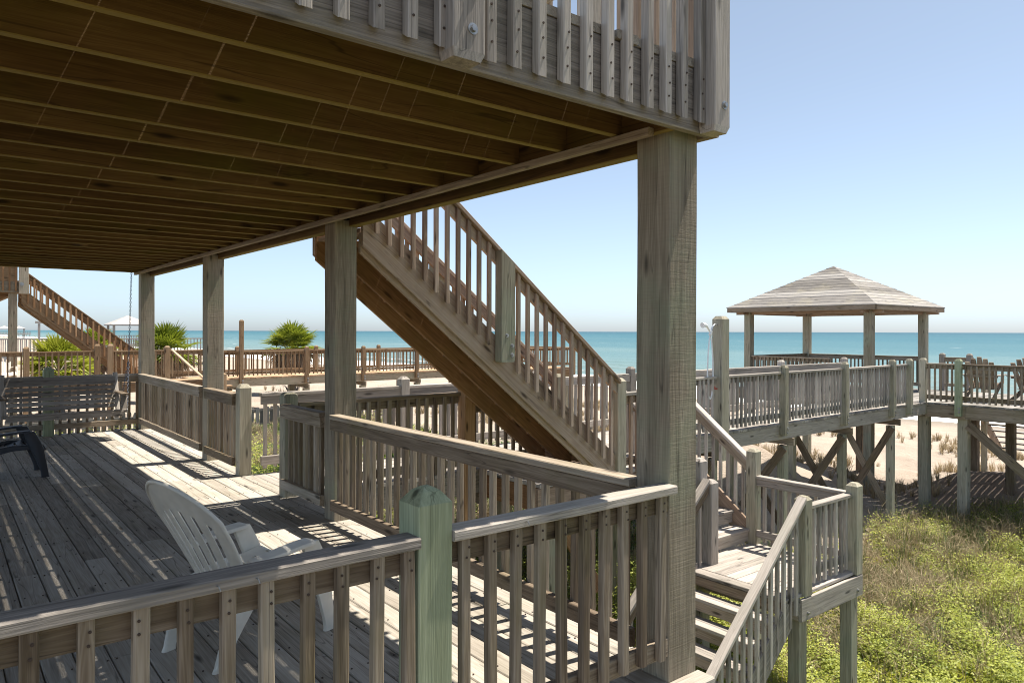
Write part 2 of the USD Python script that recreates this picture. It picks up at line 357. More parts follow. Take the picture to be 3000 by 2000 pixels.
# ------------------------------------------------------------------ terrain
CP = np.array([
    (2.8, 9, -0.85), (2, 16, -1.0), (-2, 18, -1.0), (5, 14, -.92), (8, 18, -.9), (3, 8.3, -0.8), (5, 9, -1.0), (9, 24, -1.25), (14, 28, -1.35), (20, 30, -1.6), (9, 11, -1.1),  (5, 25, -1.2),
    (6, 7.4, -1.5), (10, 7.4, -2.0), (3, 4, -3.0), (5, 3, -3.05), (8, 4, -3.1), (10, 5, -3.1), (13, 5.5, -3.0), (15, 6.0, -2.8), (16.5, 6.3, -2.65), (18, 5, -2.6), 
    (21, 3, -2.2), (27, 2, -2.9), (27, 14, -2.6), (26, 22, -2.4), (24, 30, -2.0),
    (13.8, 8.6, -0.95), (12, 9, -0.95), (14, 10.5, -0.85), (12, 11, -0.9), (16, 10.5, -1.3), (11, 8.6, -1.2), (16.1, 8.6, -1.65), (18, 8.6, -2.2), (20, 8.8, -2.7), (21, 8.4, -2.7), (24, 11, -2.75), (30, 13.5, -2.85), (20.8, 7.4, -2.0), (19.9, 6.5, -2.2), (22.5, 6.0, -1.9), (18, 6.4, -2.85), (16.2, 7.05, -2.7), (14, 7, -2.5), (12, 7, -2.3), (22, 3, -2.1), (24, 3, -2.4), (26, 6, -2.6), (14, 13, -1.0), (18, 13, -2.0), (22, 14, -2.6), (18, 19, -1.5), (23, 19, -2.4), (34, 15, -3.0), (33, 11, -2.95), (23, 13, -2.2), (25.5, 10.5, -2.95), (27.5, 13, -2.5), (30, 16.5, -2.4), (19, 11, -2.1), (29, 10, -2.6), (31, 12.5, -3.0),
    (0, 0, -3.0), (-6, 0, -2.5), (-8, 12, -1.0), (0, -8, -3.0), (10, -6, -3.1), (18, -6, -2.8), (24, -6, -2.3), (28, -10, -3.0), (12, 0, -3.15), (16, 1, -3.0),
    (32, 8, -3.2), (32, 25, -3.2), (32, -15, -3.2), (42, 8, -3.85), (42, 35, -3.85), (42, -20, -3.85), (54, 8, -4.45), (54, 40, -4.45), (54, -20, -4.45), (66, 8, -5.1), (66, 45, -5.1), (66, -20, -5.1),
    (-15, 30, -1.0), (5, 40, -1.2), (18, 42, -1.3), (-20, -20, -2.5), (15, 55, -1.2), (24, 50, -1.8), (-10, 60, -1.0)], float)
rbf = RBFInterpolator(CP[:, :2], CP[:, 2], kernel='linear', smoothing=0.02)
def ground_z(x, y):
    x, y = np.asarray(x, float), np.asarray(y, float)
    xs, ys = np.clip(x, -20, 66), np.clip(y, -20, 55)
    z = rbf(np.column_stack([xs.ravel(), ys.ravel()])).reshape(xs.shape)
    far = np.clip((np.abs(y - 20) - 30) / 15, 0, 1)
    zf = np.interp(x, [-50, 12, 17, 21, 26, 32, 54, 66, 80], [-1.2, -1.3, -1.0, -1.2, -2.6, -3.2, -4.45, -5.1, -6.0])
    z = z * (1 - far) + zf * far
    p = np.stack([x, y, np.zeros_like(x)], -1)
    dune = np.clip((30 - x) / 8, 0.12, 1)
    return z + (meshkit.fbm(p * 0.45, 3, 3) - 0.5) * 0.42 * dune + (meshkit.fbm(p * 1.9, 3, 5) - 0.5) * 0.15 * dune

def veg_mask(x, y):
    """1 where plants cover the sand."""
    p = np.stack([x, y, np.zeros_like(x)], -1)
    nse = (meshkit.fbm(p * 0.35, 3, 9) - 0.5) * 3.0
    a = np.clip((7.3 - y + nse * 0.35) / 0.8, 0, 1) * np.clip((19.0 - x + nse) / 1.5, 0, 1)
    b = np.clip((21.0 - y + nse) / 3, 0, 1) * np.clip((10.5 + nse - x) / 2.5, 0, 1)
    c = np.clip((4.2 - y + nse) / 2.0, 0, 1) * np.clip((24.0 - x + nse) / 1.5, 0, 1)
    return np.maximum(np.maximum(a, b), c)

gx = np.unique(np.concatenate([np.linspace(-300, -20, 15), np.arange(-20, 30, 0.22), np.arange(30, 70, 0.8), np.array([74, 80])]))
gy = np.unique(np.concatenate([np.linspace(-1500, -30, 22), np.arange(-30, -6, 0.8), np.arange(-6, 34, 0.22), np.arange(34, 70, 0.9), np.linspace(70, 400, 60), np.linspace(400, 3000, 25)]))
GX, GY = np.meshgrid(gx, gy, indexing='ij')
GZ = ground_z(GX, GY)
V = np.stack([GX, GY, GZ], -1).reshape(-1, 3)
ni, nj = GX.shape
idx = np.arange(ni * nj).reshape(ni, nj)
F = np.stack([idx[:-1, :-1], idx[1:, :-1], idx[1:, 1:], idx[:-1, 1:]], -1).reshape(-1, 4)
vm = veg_mask(GX, GY).reshape(-1)
nrm = np.zeros_like(V)
fn = np.cross(V[F[:, 2]] - V[F[:, 0]], V[F[:, 3]] - V[F[:, 1]])
for k in range(4): np.add.at(nrm, F[:, k], fn)
nrm /= np.linalg.norm(nrm, axis=1, keepdims=True)
sand = usdkit.material(stage, '/World/Looks/dune_sand', {
    'at': ('attribute', {'attribute': 'grain'}), 'sp': ('separate_xyz', {}), 'g': ('geometry', {}), 'gs': ('separate_xyz', {}),
    'n1': ('noise_texture', {'scale': 0.7, 'detail': 6.0, 'roughness': 0.6}), 'r1': ('rgb_ramp', {'ramp': [(0.3, (0.33, 0.27, 0.22)), (0.7, (0.44, 0.375, 0.31))]}),
    'n2': ('noise_texture', {'scale': 9.0, 'detail': 6.0, 'roughness': 0.7}), 'r2': ('rgb_ramp', {'ramp': [(0.32, (0.055, 0.045, 0.03)), (0.55, (0.16, 0.13, 0.085)), (0.75, (0.24, 0.20, 0.13))]}),
    'mv': ('mix_color', {}),
    'wet': ('map_range', {'from_min': -4.42, 'from_max': -4.05, 'to_min': 1.0, 'to_max': 0.0, 'clamp': True}), 'mw': ('mix_color', {'b': (0.25, 0.215, 0.18)}),
    'n3': ('noise_texture', {'scale': 3.2, 'detail': 7.0, 'roughness': 0.75}), 'bp': ('bump', {'strength': 0.9, 'distance': 0.12}),
    'n4': ('noise_texture', {'scale': 24.0, 'detail': 3.0, 'roughness': 0.7}), 'deb': ('map_range', {'from_min': 0.66, 'from_max': 0.72, 'to_min': 0.0, 'to_max': 0.75, 'clamp': True}),
    'md': ('mix_color', {'b': (0.13, 0.10, 0.07)}),
    'p': ('principled_bsdf', {'roughness': 0.95, 'specular_ior_level': 0.1})},
    [('at.vector', 'sp.vector'), ('g.position', 'gs.vector'), ('g.position', 'n1.vector'), ('g.position', 'n2.vector'), ('g.position', 'n3.vector'), ('g.position', 'n4.vector'),
     ('n1.fac', 'r1.fac'), ('n2.fac', 'r2.fac'), ('n4.fac', 'deb.value'), ('deb.result', 'md.fac'), ('r1.color', 'md.a'), ('md.result', 'mv.a'), ('r2.color', 'mv.b'), ('sp.x', 'mv.fac'),
     ('gs.z', 'wet.value'), ('wet.result', 'mw.fac'), ('mv.result', 'mw.a'), ('mw.result', 'p.base_color'), ('n3.fac', 'bp.height'), ('bp.normal', 'p.normal')], surface='p.BSDF')
g = raw('/World/ground', V, F, sand, np.column_stack([vm, vm, vm]), nrm)
tag(g.GetPrim(), 'pale sand dunes and beach with vegetated hollow beside the boardwalk', kind='structure')

# ------------------------------------------------------------------ sea
sx = np.unique(np.concatenate([np.arange(50, 110, 0.45), np.arange(110, 240, 2.5), np.geomspace(240, 40000, 60)]))
sy = np.unique(np.concatenate([-np.geomspace(60, 40000, 40), np.arange(-60, 160, 1.1), np.arange(160, 420, 6.0), np.geomspace(420, 40000, 45)]))
SX, SY = np.meshgrid(sx, sy, indexing='ij')
P3 = np.stack([SX * 0.10, SY * 0.03, SX * 0], -1)
wob = meshkit.fbm(P3, 3, 21) * 9
near = np.clip((150 - SX) / 80, 0, 1) * np.clip((SX - 52) / 6, 0, 1)
wave = np.maximum(0, np.sin((SX + wob) * 2 * math.pi / 11.0)) ** 3 * 0.42 * near
SZ = -4.5 + wave + (meshkit.fbm(np.stack([SX * 0.5, SY * 0.22, SX * 0], -1), 3, 4) - 0.5) * 0.25 * np.clip((400 - SX) / 200, 0, 1)
SZ -= np.clip((54 - SX), 0, 5) * 0.15
V = np.stack([SX, SY, SZ], -1).reshape(-1, 3); ni, nj = SX.shape
idx = np.arange(ni * nj).reshape(ni, nj)
F = np.stack([idx[:-1, :-1], idx[1:, :-1], idx[1:, 1:], idx[:-1, 1:]], -1).reshape(-1, 4)
crest = np.clip(wave / 0.42, 0, 1) * np.clip((86 - SX) / 26, 0, 1)
surf_m = np.clip((73 + (meshkit.fbm(np.stack([SY * 0.06, SX * 0.05, SX * 0], -1), 3, 77) - 0.5) * 14 - SX) / 6, 0, 1)
foam = np.maximum(crest * 1.0, surf_m * 0.62).reshape(-1)
seam = usdkit.material(stage, '/World/Looks/sea_water', {
    'g': ('geometry', {}), 's': ('separate_xyz', {}), 'at': ('attribute', {'attribute': 'grain'}), 'af': ('separate_xyz', {}),
    'lg': ('math', {'math_type': 'logarithm', 'value2': 10.0}),
    'mr': ('map_range', {'from_min': 1.74, 'from_max': 3.6, 'clamp': True}),
    'wm': ('mapping', {'scale': (0.012, 0.0022, 1.0)}), 'wn': ('noise_texture', {'scale': 1.0, 'detail': 4.0, 'roughness': 0.6}),
    'wa': ('math', {'math_type': 'multiply_add', 'value2': 0.5, 'value3': -0.25}), 'wb': ('math', {'math_type': 'add'}),
    'r': ('rgb_ramp', {'ramp': [(0.0, (0.20, 0.235, 0.225)), (0.14, (0.125, 0.20, 0.205)), (0.32, (0.068, 0.150, 0.170)), (0.6, (0.030, 0.112, 0.140)), (1.0, (0.014, 0.075, 0.105))]}),
    'fm': ('mapping', {'scale': (0.9, 0.35, 0.9)}), 'fn': ('noise_texture', {'scale': 1.0, 'detail': 7.0, 'roughness': 0.68, 'distortion': 0.4}),
    'fa': ('math', {'math_type': 'add'}), 'fr': ('map_range', {'from_min': 0.86, 'from_max': 1.04, 'clamp': True}),
    'cm': ('mapping', {'scale': (0.10, 0.045, 1.0)}), 'cn': ('noise_texture', {'scale': 1.0, 'detail': 5.0, 'roughness': 0.7}), 'cr': ('map_range', {'from_min': 0.665, 'from_max': 0.72, 'to_max': 0.85, 'clamp': True}),
    'mxf': ('math', {'math_type': 'maximum'}),
    'mx': ('mix_color', {'b': (0.82, 0.83, 0.82)}),
    'bm': ('mapping', {'scale': (0.55, 0.22, 1.0)}), 'bn': ('noise_texture', {'scale': 1.0, 'detail': 6.0, 'roughness': 0.65}), 'bp': ('bump', {'strength': 0.7, 'distance': 0.5}),
    'p': ('principled_bsdf', {'roughness': 0.4, 'specular_ior_level': 0.12})},
    [('g.position', 's.vector'), ('s.x', 'lg.value1'), ('lg.value', 'mr.value'), ('g.position', 'wm.vector'), ('wm.vector', 'wn.vector'), ('wn.fac', 'wa.value1'), ('wa.value', 'wb.value1'), ('mr.result', 'wb.value2'), ('wb.value', 'r.fac'),
     ('at.vector', 'af.vector'), ('g.position', 'fm.vector'), ('fm.vector', 'fn.vector'), ('fn.fac', 'fa.value1'), ('af.x', 'fa.value2'), ('fa.value', 'fr.value'),
     ('g.position', 'cm.vector'), ('cm.vector', 'cn.vector'), ('cn.fac', 'cr.value'), ('fr.result', 'mxf.value1'), ('cr.result', 'mxf.value2'), ('mxf.value', 'mx.fac'), ('r.color', 'mx.a'), ('mx.result', 'p.base_color'),
     ('g.position', 'bm.vector'), ('bm.vector', 'bn.vector'), ('bn.fac', 'bp.height'), ('bp.normal', 'p.normal')], surface='p.BSDF')
g = raw('/World/sea', V, F, seam, np.column_stack([foam, foam, foam]))
tag(g.GetPrim(), 'turquoise sea with white surf along the beach', kind='structure')

# ------------------------------------------------------------------ lower deck
T = Thing('lower_deck', 'weathered grey board deck under the balcony with white and black chairs on it', 'deck', (0, 2.05, 0))
XE = 2.79
k = -24
while True:
    x0 = 0.404 + 0.1405 * k; x1 = x0 + 0.1405; k += 1
    if x0 > 2.75: break
    gap = rng.choice([0.004, 0.005, 0.006, 0.007])
    y = 2.150
    first = rng.uniform(0.6, 3.9)
    while y < 13.1:
        ln = first if first else rng.choice([2.44, 3.05, 3.66, 3.66, 4.27]); first = None
        y1 = min(13.13, y + ln)
        if 13.13 - y1 < 0.4: y1 = 13.13
        dz = rng.uniform(-0.003, 0.0)
        T.add('plank', member(((x0 + x1) / 2, y, -0.019 + dz), ((x0 + x1) / 2, y1 - 0.004, -0.019 + dz + rng.uniform(-.001, .001)), 0.1405 - gap, 0.038, 0.005), 'deck')
        y = y1
T.add('border_plank', box(-3.0, 2.845, 2.045, 2.146, -0.042, -0.004, 'x', 0.005), 'deck')
T.add('rim_board', box(XE - 0.06, XE - 0.02, 2.2, 13.1, -0.29, -0.042, 'y'), 'rail')
T.add('rim_board', box(-3.0, 2.80, 2.07, 2.11, -0.29, -0.044, 'x'), 'rail')
T.add('rim_board', box(-3.0, 2.72, 13.06, 13.10, -0.29, -0.042, 'x'), 'rail')
nl = []
for jy in np.arange(2.35, 13, 0.406):
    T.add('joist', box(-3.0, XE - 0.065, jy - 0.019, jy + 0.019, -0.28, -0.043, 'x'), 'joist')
    for kk in range(-8, 17):
        for o in (-0.045, 0.045):
            if rng.random() < 0.75:
                nl.append(bolt((0.404 + 0.1405 * (kk + 0.5) + o + rng.uniform(-.006, .006), jy + rng.uniform(-.008, .008), 0.0002), (0.0, 0.001, 1.0), 0.0026, 0.0012))
T.add('nail_heads', merge(nl), 'rust', kind='stuff')

# support posts
PY = [2.243, 5.78, 9.40, 13.02]
PL = ['tall rough sawn square corner post, the nearest and widest, right of the green topped post',
      'tall rough sawn post with one long vertical crack, in front of the stairway underside',
      'tall rough sawn post with a dark weathered band, between the railings beside the opening',
      'tall rough sawn far corner post at the right end of the porch swing']
for i, y in enumerate(PY):
    p = Thing('support_post', PL[i], 'post', (2.73, y, -3 if i == 0 else -1.2))
    zb = -3.1 if i < 2 else -1.3
    r = ring8(0.2, 0.2, 0.004)
    rings = []
    for zz in np.linspace(zb, 2.535, 16):
        rings.append((r * (1 + rng.uniform(-.004, .004)), zz - zb, (rng.uniform(-.0015, .0015), rng.uniform(-.0015, .0015))))
    p.add('shaft', loft(np.array([2.732, y, zb]), Z, np.array([1.0, 0, 0]), np.array([0, 1.0, 0]), rings), 'post')

# ------------------------------------------------------------------ upper deck
T = Thing('upper_deck', 'underside and face of the balcony overhead with brown joists', 'balcony', (0, 2.05, 2.5))
T.add('fascia', box(-3.2, 2.83, 2.05, 2.095, 2.505, 2.789, 'x', 0.005), 'grey')
T.add('rim_board', box(2.831, 2.875, 2.052, 13.1, 2.508, 2.789, 'y', 0.004), 'rail')
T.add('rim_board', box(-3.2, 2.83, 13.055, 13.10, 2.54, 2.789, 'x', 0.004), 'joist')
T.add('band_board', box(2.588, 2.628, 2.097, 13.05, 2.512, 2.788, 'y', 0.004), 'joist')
T.add('ledger_strip', box(2.548, 2.586, 2.20, 13.05, 2.497, 2.535, 'y', 0.003), 'rail')
for a, b in ((2.36, 5.66), (5.90, 9.28), (9.52, 12.90)):
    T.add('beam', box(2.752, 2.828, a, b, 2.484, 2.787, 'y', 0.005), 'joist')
jy = 2.40
while jy < 13.0:
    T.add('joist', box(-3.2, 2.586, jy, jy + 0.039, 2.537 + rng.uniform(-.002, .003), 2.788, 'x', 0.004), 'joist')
    jy += 0.39
x = 2.86
while x > -3.2:
    w = 0.1405; gp = rng.choice([0.007, 0.008, 0.009, 0.010, 0.011, 0.012, 0.0135, 0.0175])
    y = 2.045; first = rng.uniform(1.0, 4.0)
    while y < 13.05:
        ln = first if first else rng.choice([3.05, 3.66, 4.27]); first = None
        y1 = min(13.12, y + ln)
        if 13.12 - y1 < .4: y1 = 13.12
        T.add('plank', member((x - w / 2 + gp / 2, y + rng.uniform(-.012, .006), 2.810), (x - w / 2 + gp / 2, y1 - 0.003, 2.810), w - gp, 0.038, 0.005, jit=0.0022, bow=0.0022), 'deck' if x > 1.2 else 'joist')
        y = y1
    x -= w

# balcony railings
T = Thing('balcony_railing', 'grey balcony railing bolted to the fascia overhead, its baluster feet hanging down', 'railing', (1.4, 2.0, 2.5))
for px, w in ((1.382, 0.131), (2.773, 0.112), (0.0, 0.131), (-1.4, 0.131)):
    pp = T.add('post', loft(np.array([px, 2.004, 2.500]), Z, np.array([1.0, 0, 0]), np.array([0, 1.0, 0]),
                            [(ring8(w, 0.09, 0.004) * 0.86, 0, (0, 0.006)), (ring8(w, 0.09, 0.004), 0.027, (0, 0)), (ring8(w, 0.09, 0.004), 1.15, (0, 0))]), 'grey')
    for bz in ((2.60, 2.72) if px < 2 else (2.62,)):
        T.add('bolt', bolt((px + 0.012, 1.959, bz), (0, -1, 0), 0.0115, 0.013), 'steel')
bx = [1.605 - 0.001, 1.722, 1.845, 1.963, 2.082, 2.193, 2.320, 2.437, 2.549, 2.672, 1.490, 1.294, 1.175, 1.055, 0.937, 0.818, 0.70, 0.58, 0.46, 0.34, 0.22, 0.10, -0.15, -0.27, -0.39, -0.51, -0.63, -0.75, -0.87, -0.99, -1.11]
nl = []
for x in bx:
    xc = x + 0.021; h = rng.uniform(-.004, .004)
    r = ring8(0.039, 0.042, 0.004)
    T.add('baluster', loft(np.array([xc, 2.0265, 2.533 + h]), Z, np.array([1.0, 0, 0]), np.array([0, 1.0, 0]),
                           [(r, np.where(r[:, 1] < 0, 0.0, 0.022), (0, 0)), (r, 1.13, (0, 0))]), 'grey')
    for hz in (2.60, 2.67, 2.735):
        nl.append(bolt((xc + rng.uniform(-.006, .006), 2.0053, hz + rng.uniform(-.008, .008)), (0, -1, 0), 0.0026, 0.0016))
T.add('nail_heads', merge(nl), 'rust', kind='stuff')
T.add('sub_rail', box(-3.0, 2.716, 2.05, 2.088, 3.56, 3.65, 'x'), 'grey')
T.add('top_rail', box(-3.0, 2.85, 1.995, 2.095, 3.666, 3.704, 'x'), 'grey')
T = Thing('balcony_railing', 'balcony side railing seen end on behind the hanging balusters, running toward the stairway', 'railing', (2.9, 3.8, 2.5))
for py in (2.9, 4.3, 5.52):
    T.add('post', box(2.877, 2.967, py, py + 0.12, 2.56, 3.66, 'z', 0.004), 'grey')
y = 2.20
while y < 5.45:
    if not any(abs(y + .02 - (q + .06)) < .09 for q in (2.9, 4.3)):
        T.add('baluster', box(2.877, 2.915, y, y + 0.039, 2.535, 3.66, 'z', 0.004), 'stair')
    y += 0.118
T.add('sub_rail', box(2.836, 2.874, 2.2, 5.5, 3.56, 3.65, 'y'), 'grey')
T.add('top_rail', box(2.83, 2.93, 2.1, 5.64, 3.666, 3.704, 'y'), 'grey')

# ------------------------------------------------------------------ railings of the lower deck
T = Thing('foreground_railing', 'nearest railing across the bottom of the picture with its green treated pyramid topped post', 'railing', (1.35, 2.15, 0))
T.add('post', loft(np.array([1.3525, 2.1775, -0.9]), Z, np.array([1.0, 0, 0]), np.array([0, 1.0, 0]),
                   [(ring8(.137, .137, .004), 0, (0, 0)), (ring8(.137, .137, .004), 1.905, (0, 0)), (ring8(.137, .137, .004) * 0.55, 1.944, (0, 0)), (ring8(.137, .137, .004) * 0.22, 1.958, (0, 0))]), 'green', label='green treated post with pyramid top')
rail_run(T, (-2.6, 2.143), (1.284, 2.143), side=-1, start=-2.6 + 5.4 - 2.6 - 0.01 + 0.0, mat='grey', balmat='rail', nails=True)
rail_run(T, (1.421, 2.143), (2.632, 2.143), side=-1, start=0.062, mat='grey', balmat='rail', nails=True)
for (nx, nz) in ((0.62, 0.888), (0.73, 0.886), (1.74, 0.889)):
    T.add('bent_nail', tube([(nx, 2.096, nz), (nx + .002, 2.083, nz + .001), (nx + .006, 2.079, nz - .012)], 0.002, 5), 'steel')

T = Thing('side_railing', 'thick railing running from the big corner post back to the rounded stub post', 'railing', (2.65, 4.5, 0))
rail_run(T, (2.633, 2.343), (2.633, 5.68), side=-1, start=0.09, cap=0.9, brail=(.10, .187))
rail_run(T, (2.633, 5.88), (2.633, 6.79), side=-1, start=0.10, cap=0.9, brail=(.10, .187))
T.add('post', loft(np.array([2.70, 6.855, -.6]), Z, np.array([1.0, 0, 0]), np.array([0, 1.0, 0]),
                   [(ring8(.136, .136, .006), 0, (0, 0)), (ring8(.136, .136, .006), 1.565, (0, 0)), (ring8(.136, .136, .02) * 0.93, 1.588, (0, 0)), (ring8(.136, .136, .02) * 0.62, 1.604, (0, 0))]), 'greygreen', label='stub post with rounded weathered top')
T = Thing('side_railing', 'railing beyond the opening, from the chamfered post past two tall posts to the far corner', 'railing', (2.65, 10.5, 0))
rail_run(T, (2.633, 8.23), (2.633, 9.30), side=-1, start=0.07, cap=0.9, brail=(.10, .187))
rail_run(T, (2.633, 9.50), (2.633, 12.92), side=-1, start=0.07, cap=0.9, brail=(.10, .187))
T.add('post', loft(np.array([2.70, 8.162, -.6]), Z, np.array([1.0, 0, 0]), np.array([0, 1.0, 0]),
                   [(ring8(.134, .134, .006), 0, (0, 0)), (ring8(.134, .134, .006), 1.566, (0, 0)), (ring8(.134, .134, .01) * 0.62, 1.604, (0, 0))]), 'greygreen', label='stub post with chamfered pale top')
T = Thing('end_railing', 'railing behind the porch swing with a dark green post in its middle', 'railing', (0, 13, 0))
rail_run(T, (-2.8, 13.0), (1.296, 13.0), side=1, start=0.05, cap=0.9, brail=(.09, .172), bal_bot=-0.1)
rail_run(T, (1.436, 13.0), (2.632, 13.0), side=1, start=0.09, cap=0.9, brail=(.09, .172), bal_bot=-0.1)
T.add('post', post(1.366, 12.97, -0.6, 0.99, 0.138, 0.05), 'green', label='dark green treated post')

# ------------------------------------------------------------------ boardwalk
BD = np.array([math.cos(0.019), math.sin(0.019), 0]); BN = np.array([-BD[1], BD[0], 0])
BO = np.array([2.80, 6.80, 0.0])
def bw(s, t, z=0.0): return BO + BD * s + BN * t + Z * z
WID = 1.30
T = Thing('boardwalk', 'long raised grey boardwalk running from the porch to the gazebo on timber posts', 'boardwalk', (10, 7.5, -1))
s = 0.0; LEN = 15.0
while s < LEN:
    gp = rng.choice([.004, .006, .008])
    e = rng.uniform(-.01, .01)
    T.add('plank', member(bw(s + .07, -0.015 + e, -0.019), bw(s + .07, WID + .015 + e, -0.019 + rng.uniform(-.002, .001)), 0.1405 - gp, 0.038, 0.005, bow=0.001), 'grey')
    s += 0.1405
for t in (0.02, WID - 0.02):
    for a, b in ((0.0, 4.3), (4.305, 8.9), (8.905, 13.2), (13.205, 15.0)):
        T.add('rim_board', member(bw(a, t, -0.041 - 0.118), bw(b, t, -0.041 - 0.118), 0.04, 0.235, 0.005), 'grey')
for a in np.arange(0.4, 15, 0.55):
    T.add('joist', member(bw(a, 0.045, -0.155), bw(a, WID - 0.045, -0.155), 0.038, 0.22, 0.003), 'rail')
UP = [2.1, 4.6, 6.9, 9.05, 11.25, 13.45]
for a in UP:
    g0 = bw(a, 0.10); g1 = bw(a, WID - 0.10)
    ends = []
    for t, nm in ((0.12, 'a'), (WID - 0.12, 'b')):
        q = bw(a, t); zg = float(ground_z(np.array([q[0]]), np.array([q[1]]))[0]) - 0.25
        T.add('post', post(q[0], q[1], zg, -0.415, 0.14, 0, D=BD[:2]), 'greygreen'); ends.append(zg)
    T.add('cross_beam', member(bw(a + .09, -0.05, -0.345), bw(a + .09, WID + .05, -0.345), 0.04, 0.13, .004), 'rail')
    if a > 6:
        lo = max(ends[0], -2.9) + 0.4
        T.add('brace', member(bw(a - .095, 0.05, -0.45), bw(a - .095, WID - .1, lo), 0.038, 0.14, .004), 'rail')
        T.add('brace', member(bw(a + .135, WID - 0.05, -0.45), bw(a + .135, 0.1, lo), 0.038, 0.14, .004), 'rail')

T = Thing('boardwalk_railing', 'far side railing of the boardwalk starting beside the opening in the porch', 'railing', (9, 8.2, 0))
NP = [0.02, 1.93, 4.2, 6.3, 8.75, 11.0, 13.75]
for i, a in enumerate(NP):
    q = bw(a, WID - 0.02)
    if i: T.add('post', post(q[0], q[1], -0.3, 0.985, 0.12, 0.035, D=BD[:2]), 'grey')
    if i + 1 < len(NP):
        p0, p1 = bw(a + .062, WID - 0.02), bw(NP[i + 1] - .062, WID - 0.02)
        rail_run(T, p0[:2], p1[:2], side=1, cap=0.905, mat='grey', balmat='grey', brail=(.10, .20), bal_bot=0.06)
T = Thing('boardwalk_railing', 'short near railing from the rounded stub post to the dark square post under the stairway', 'railing', (4.5, 6.85, 0))
p0, p1 = bw(-0.02, 0.03), bw(1.90, 0.03)
rail_run(T, p0[:2], p1[:2], side=-1, cap=0.905, bal_bot=-0.03, brail=(.05, .14))
T.add('post', box(4.70, 4.845, 6.735, 6.88, -1.9, 0.99, 'z', .006), 'stringer', label='dark brown square post')
p0, p1 = bw(2.05, 0.03), bw(3.15, 0.03)
rail_run(T, p0[:2], p1[:2], side=-1, cap=0.78, bal_bot=-0.03, brail=(.05, .14))
T = Thing('boardwalk_railing', 'near side railing of the boardwalk from the shower post to the beach deck corner', 'railing', (13, 7, 0))
SP = [5.55, 6.90, 8.78, 11.0, 13.12, 13.98]
bls = []
for i, a in enumerate(SP):
    if i >= 2:
        q = bw(a, -0.055)
        T.add('post', loft(np.array([q[0], q[1], -0.20]), Z, BD, BN, [(ring8(.115, .12, .004) * .8, 0, (0, 0.01)), (ring8(.115, .12, .004), .03, (0, 0)), (ring8(.115, .12, .004), 1.18, (0, 0)), (ring8(.115, .12, .004) * .55, 1.225, (0, 0))]), 'greygreen')
        for dz in (-0.15, -0.07):
            T.add('bolt', bolt(bw(a + .02, -0.116, dz), -BN, .015, .016), 'steel')
    if i + 1 < len(SP):
        p0, p1 = bw(a + (.06 if i != 1 else .09), -0.005), bw(SP[i + 1] - (.06 if i else .09), -0.005)
        rail_run(T, p0[:2], p1[:2], side=-1, cap=0.905, mat='grey', balmat='grey', brail=(.10, .19), bal_bot=0.05)

# outdoor shower
T = Thing('outdoor_shower', 'tall post with a hand shower and looped white hose at the boardwalk edge', 'shower', (9.3, 6.86, -0.4))
q = bw(6.93, -0.03)
T.add('post', post(q[0], q[1], -0.42, 1.80, 0.19, 0.05, inset=.6), 'greygreen')
h = np.array([q[0] - 0.095, q[1], 1.71])
T.add('pipe', tube([h, h + [-.07, 0, .005], h + [-.12, 0, -.03], h + [-.15, 0, -.09], h + [-.165, 0, -.12]], 0.013, 8), 'chrome', smooth=40)
T.add('bracket', tube([h + [-.155, 0, -.09], h + [-.175, 0, -.16]], 0.026, 10), 'hose', smooth=40)
T.add('shower_head', tube([h + [-.165, 0, -.13], h + [-.20, 0, -.08], h + [-.26, 0, -.02], h + [-.33, 0, 0.0], h + [-.37, 0, -.008]], [.014, .016, .02, .036, .044], 12), 'hose', smooth=40)
lp = [h + np.array([-.17, 0.0, -.15]) + np.array([-0.085 * math.sin(a) * (0.35 + .65 * math.sin(a / 2)), 0.0, -0.40 + .40 * math.cos(a) - 0.10 * (1 - math.cos(a))]) for a in np.linspace(0, 2 * math.pi * .985, 40)]
T.add('hose', tube(lp, 0.011, 8), 'hose', smooth=40)
T.add('valve', tube([h + [0.01, 0, -1.0], h + [-.06, 0, -1.0], h + [-.06, 0, -.96]], .012, 8), 'redvalve')

# ------------------------------------------------------------------ stair landing platform and stairway from the balcony
T = Thing('stair_platform', 'timber platform at the foot of the stairway beside the boardwalk', 'platform', (6, 6.2, -.5))
x = 4.95
while x < 7.12:
    T.add('plank', box(x, x + 0.135, 5.725, 6.80, -0.038, 0.0, 'y', .004), 'grey'); x += 0.1405
T.add('rim_board', box(4.93, 7.12, 5.735, 5.775, -0.285, -0.042, 'x', .005), 'stair')
T.add('rim_board', box(4.955, 4.995, 5.78, 6.73, -0.30, -0.042, 'y', .005), 'stringer')
T.add('rim_board', box(7.08, 7.12, 5.78, 6.73, -0.285, -0.042, 'y', .005), 'stair')
for a in (5.15, 6.9):
    for b in (5.85, 6.6):
        T.add('post', box(a - .07, a + .07, b - .07, b + .07, -3.2, -0.05, 'z'), 'greygreen')
T.add('brace', member((5.2, 5.80, -.35), (5.9, 5.80, -1.3), .038, .14), 'stringer')

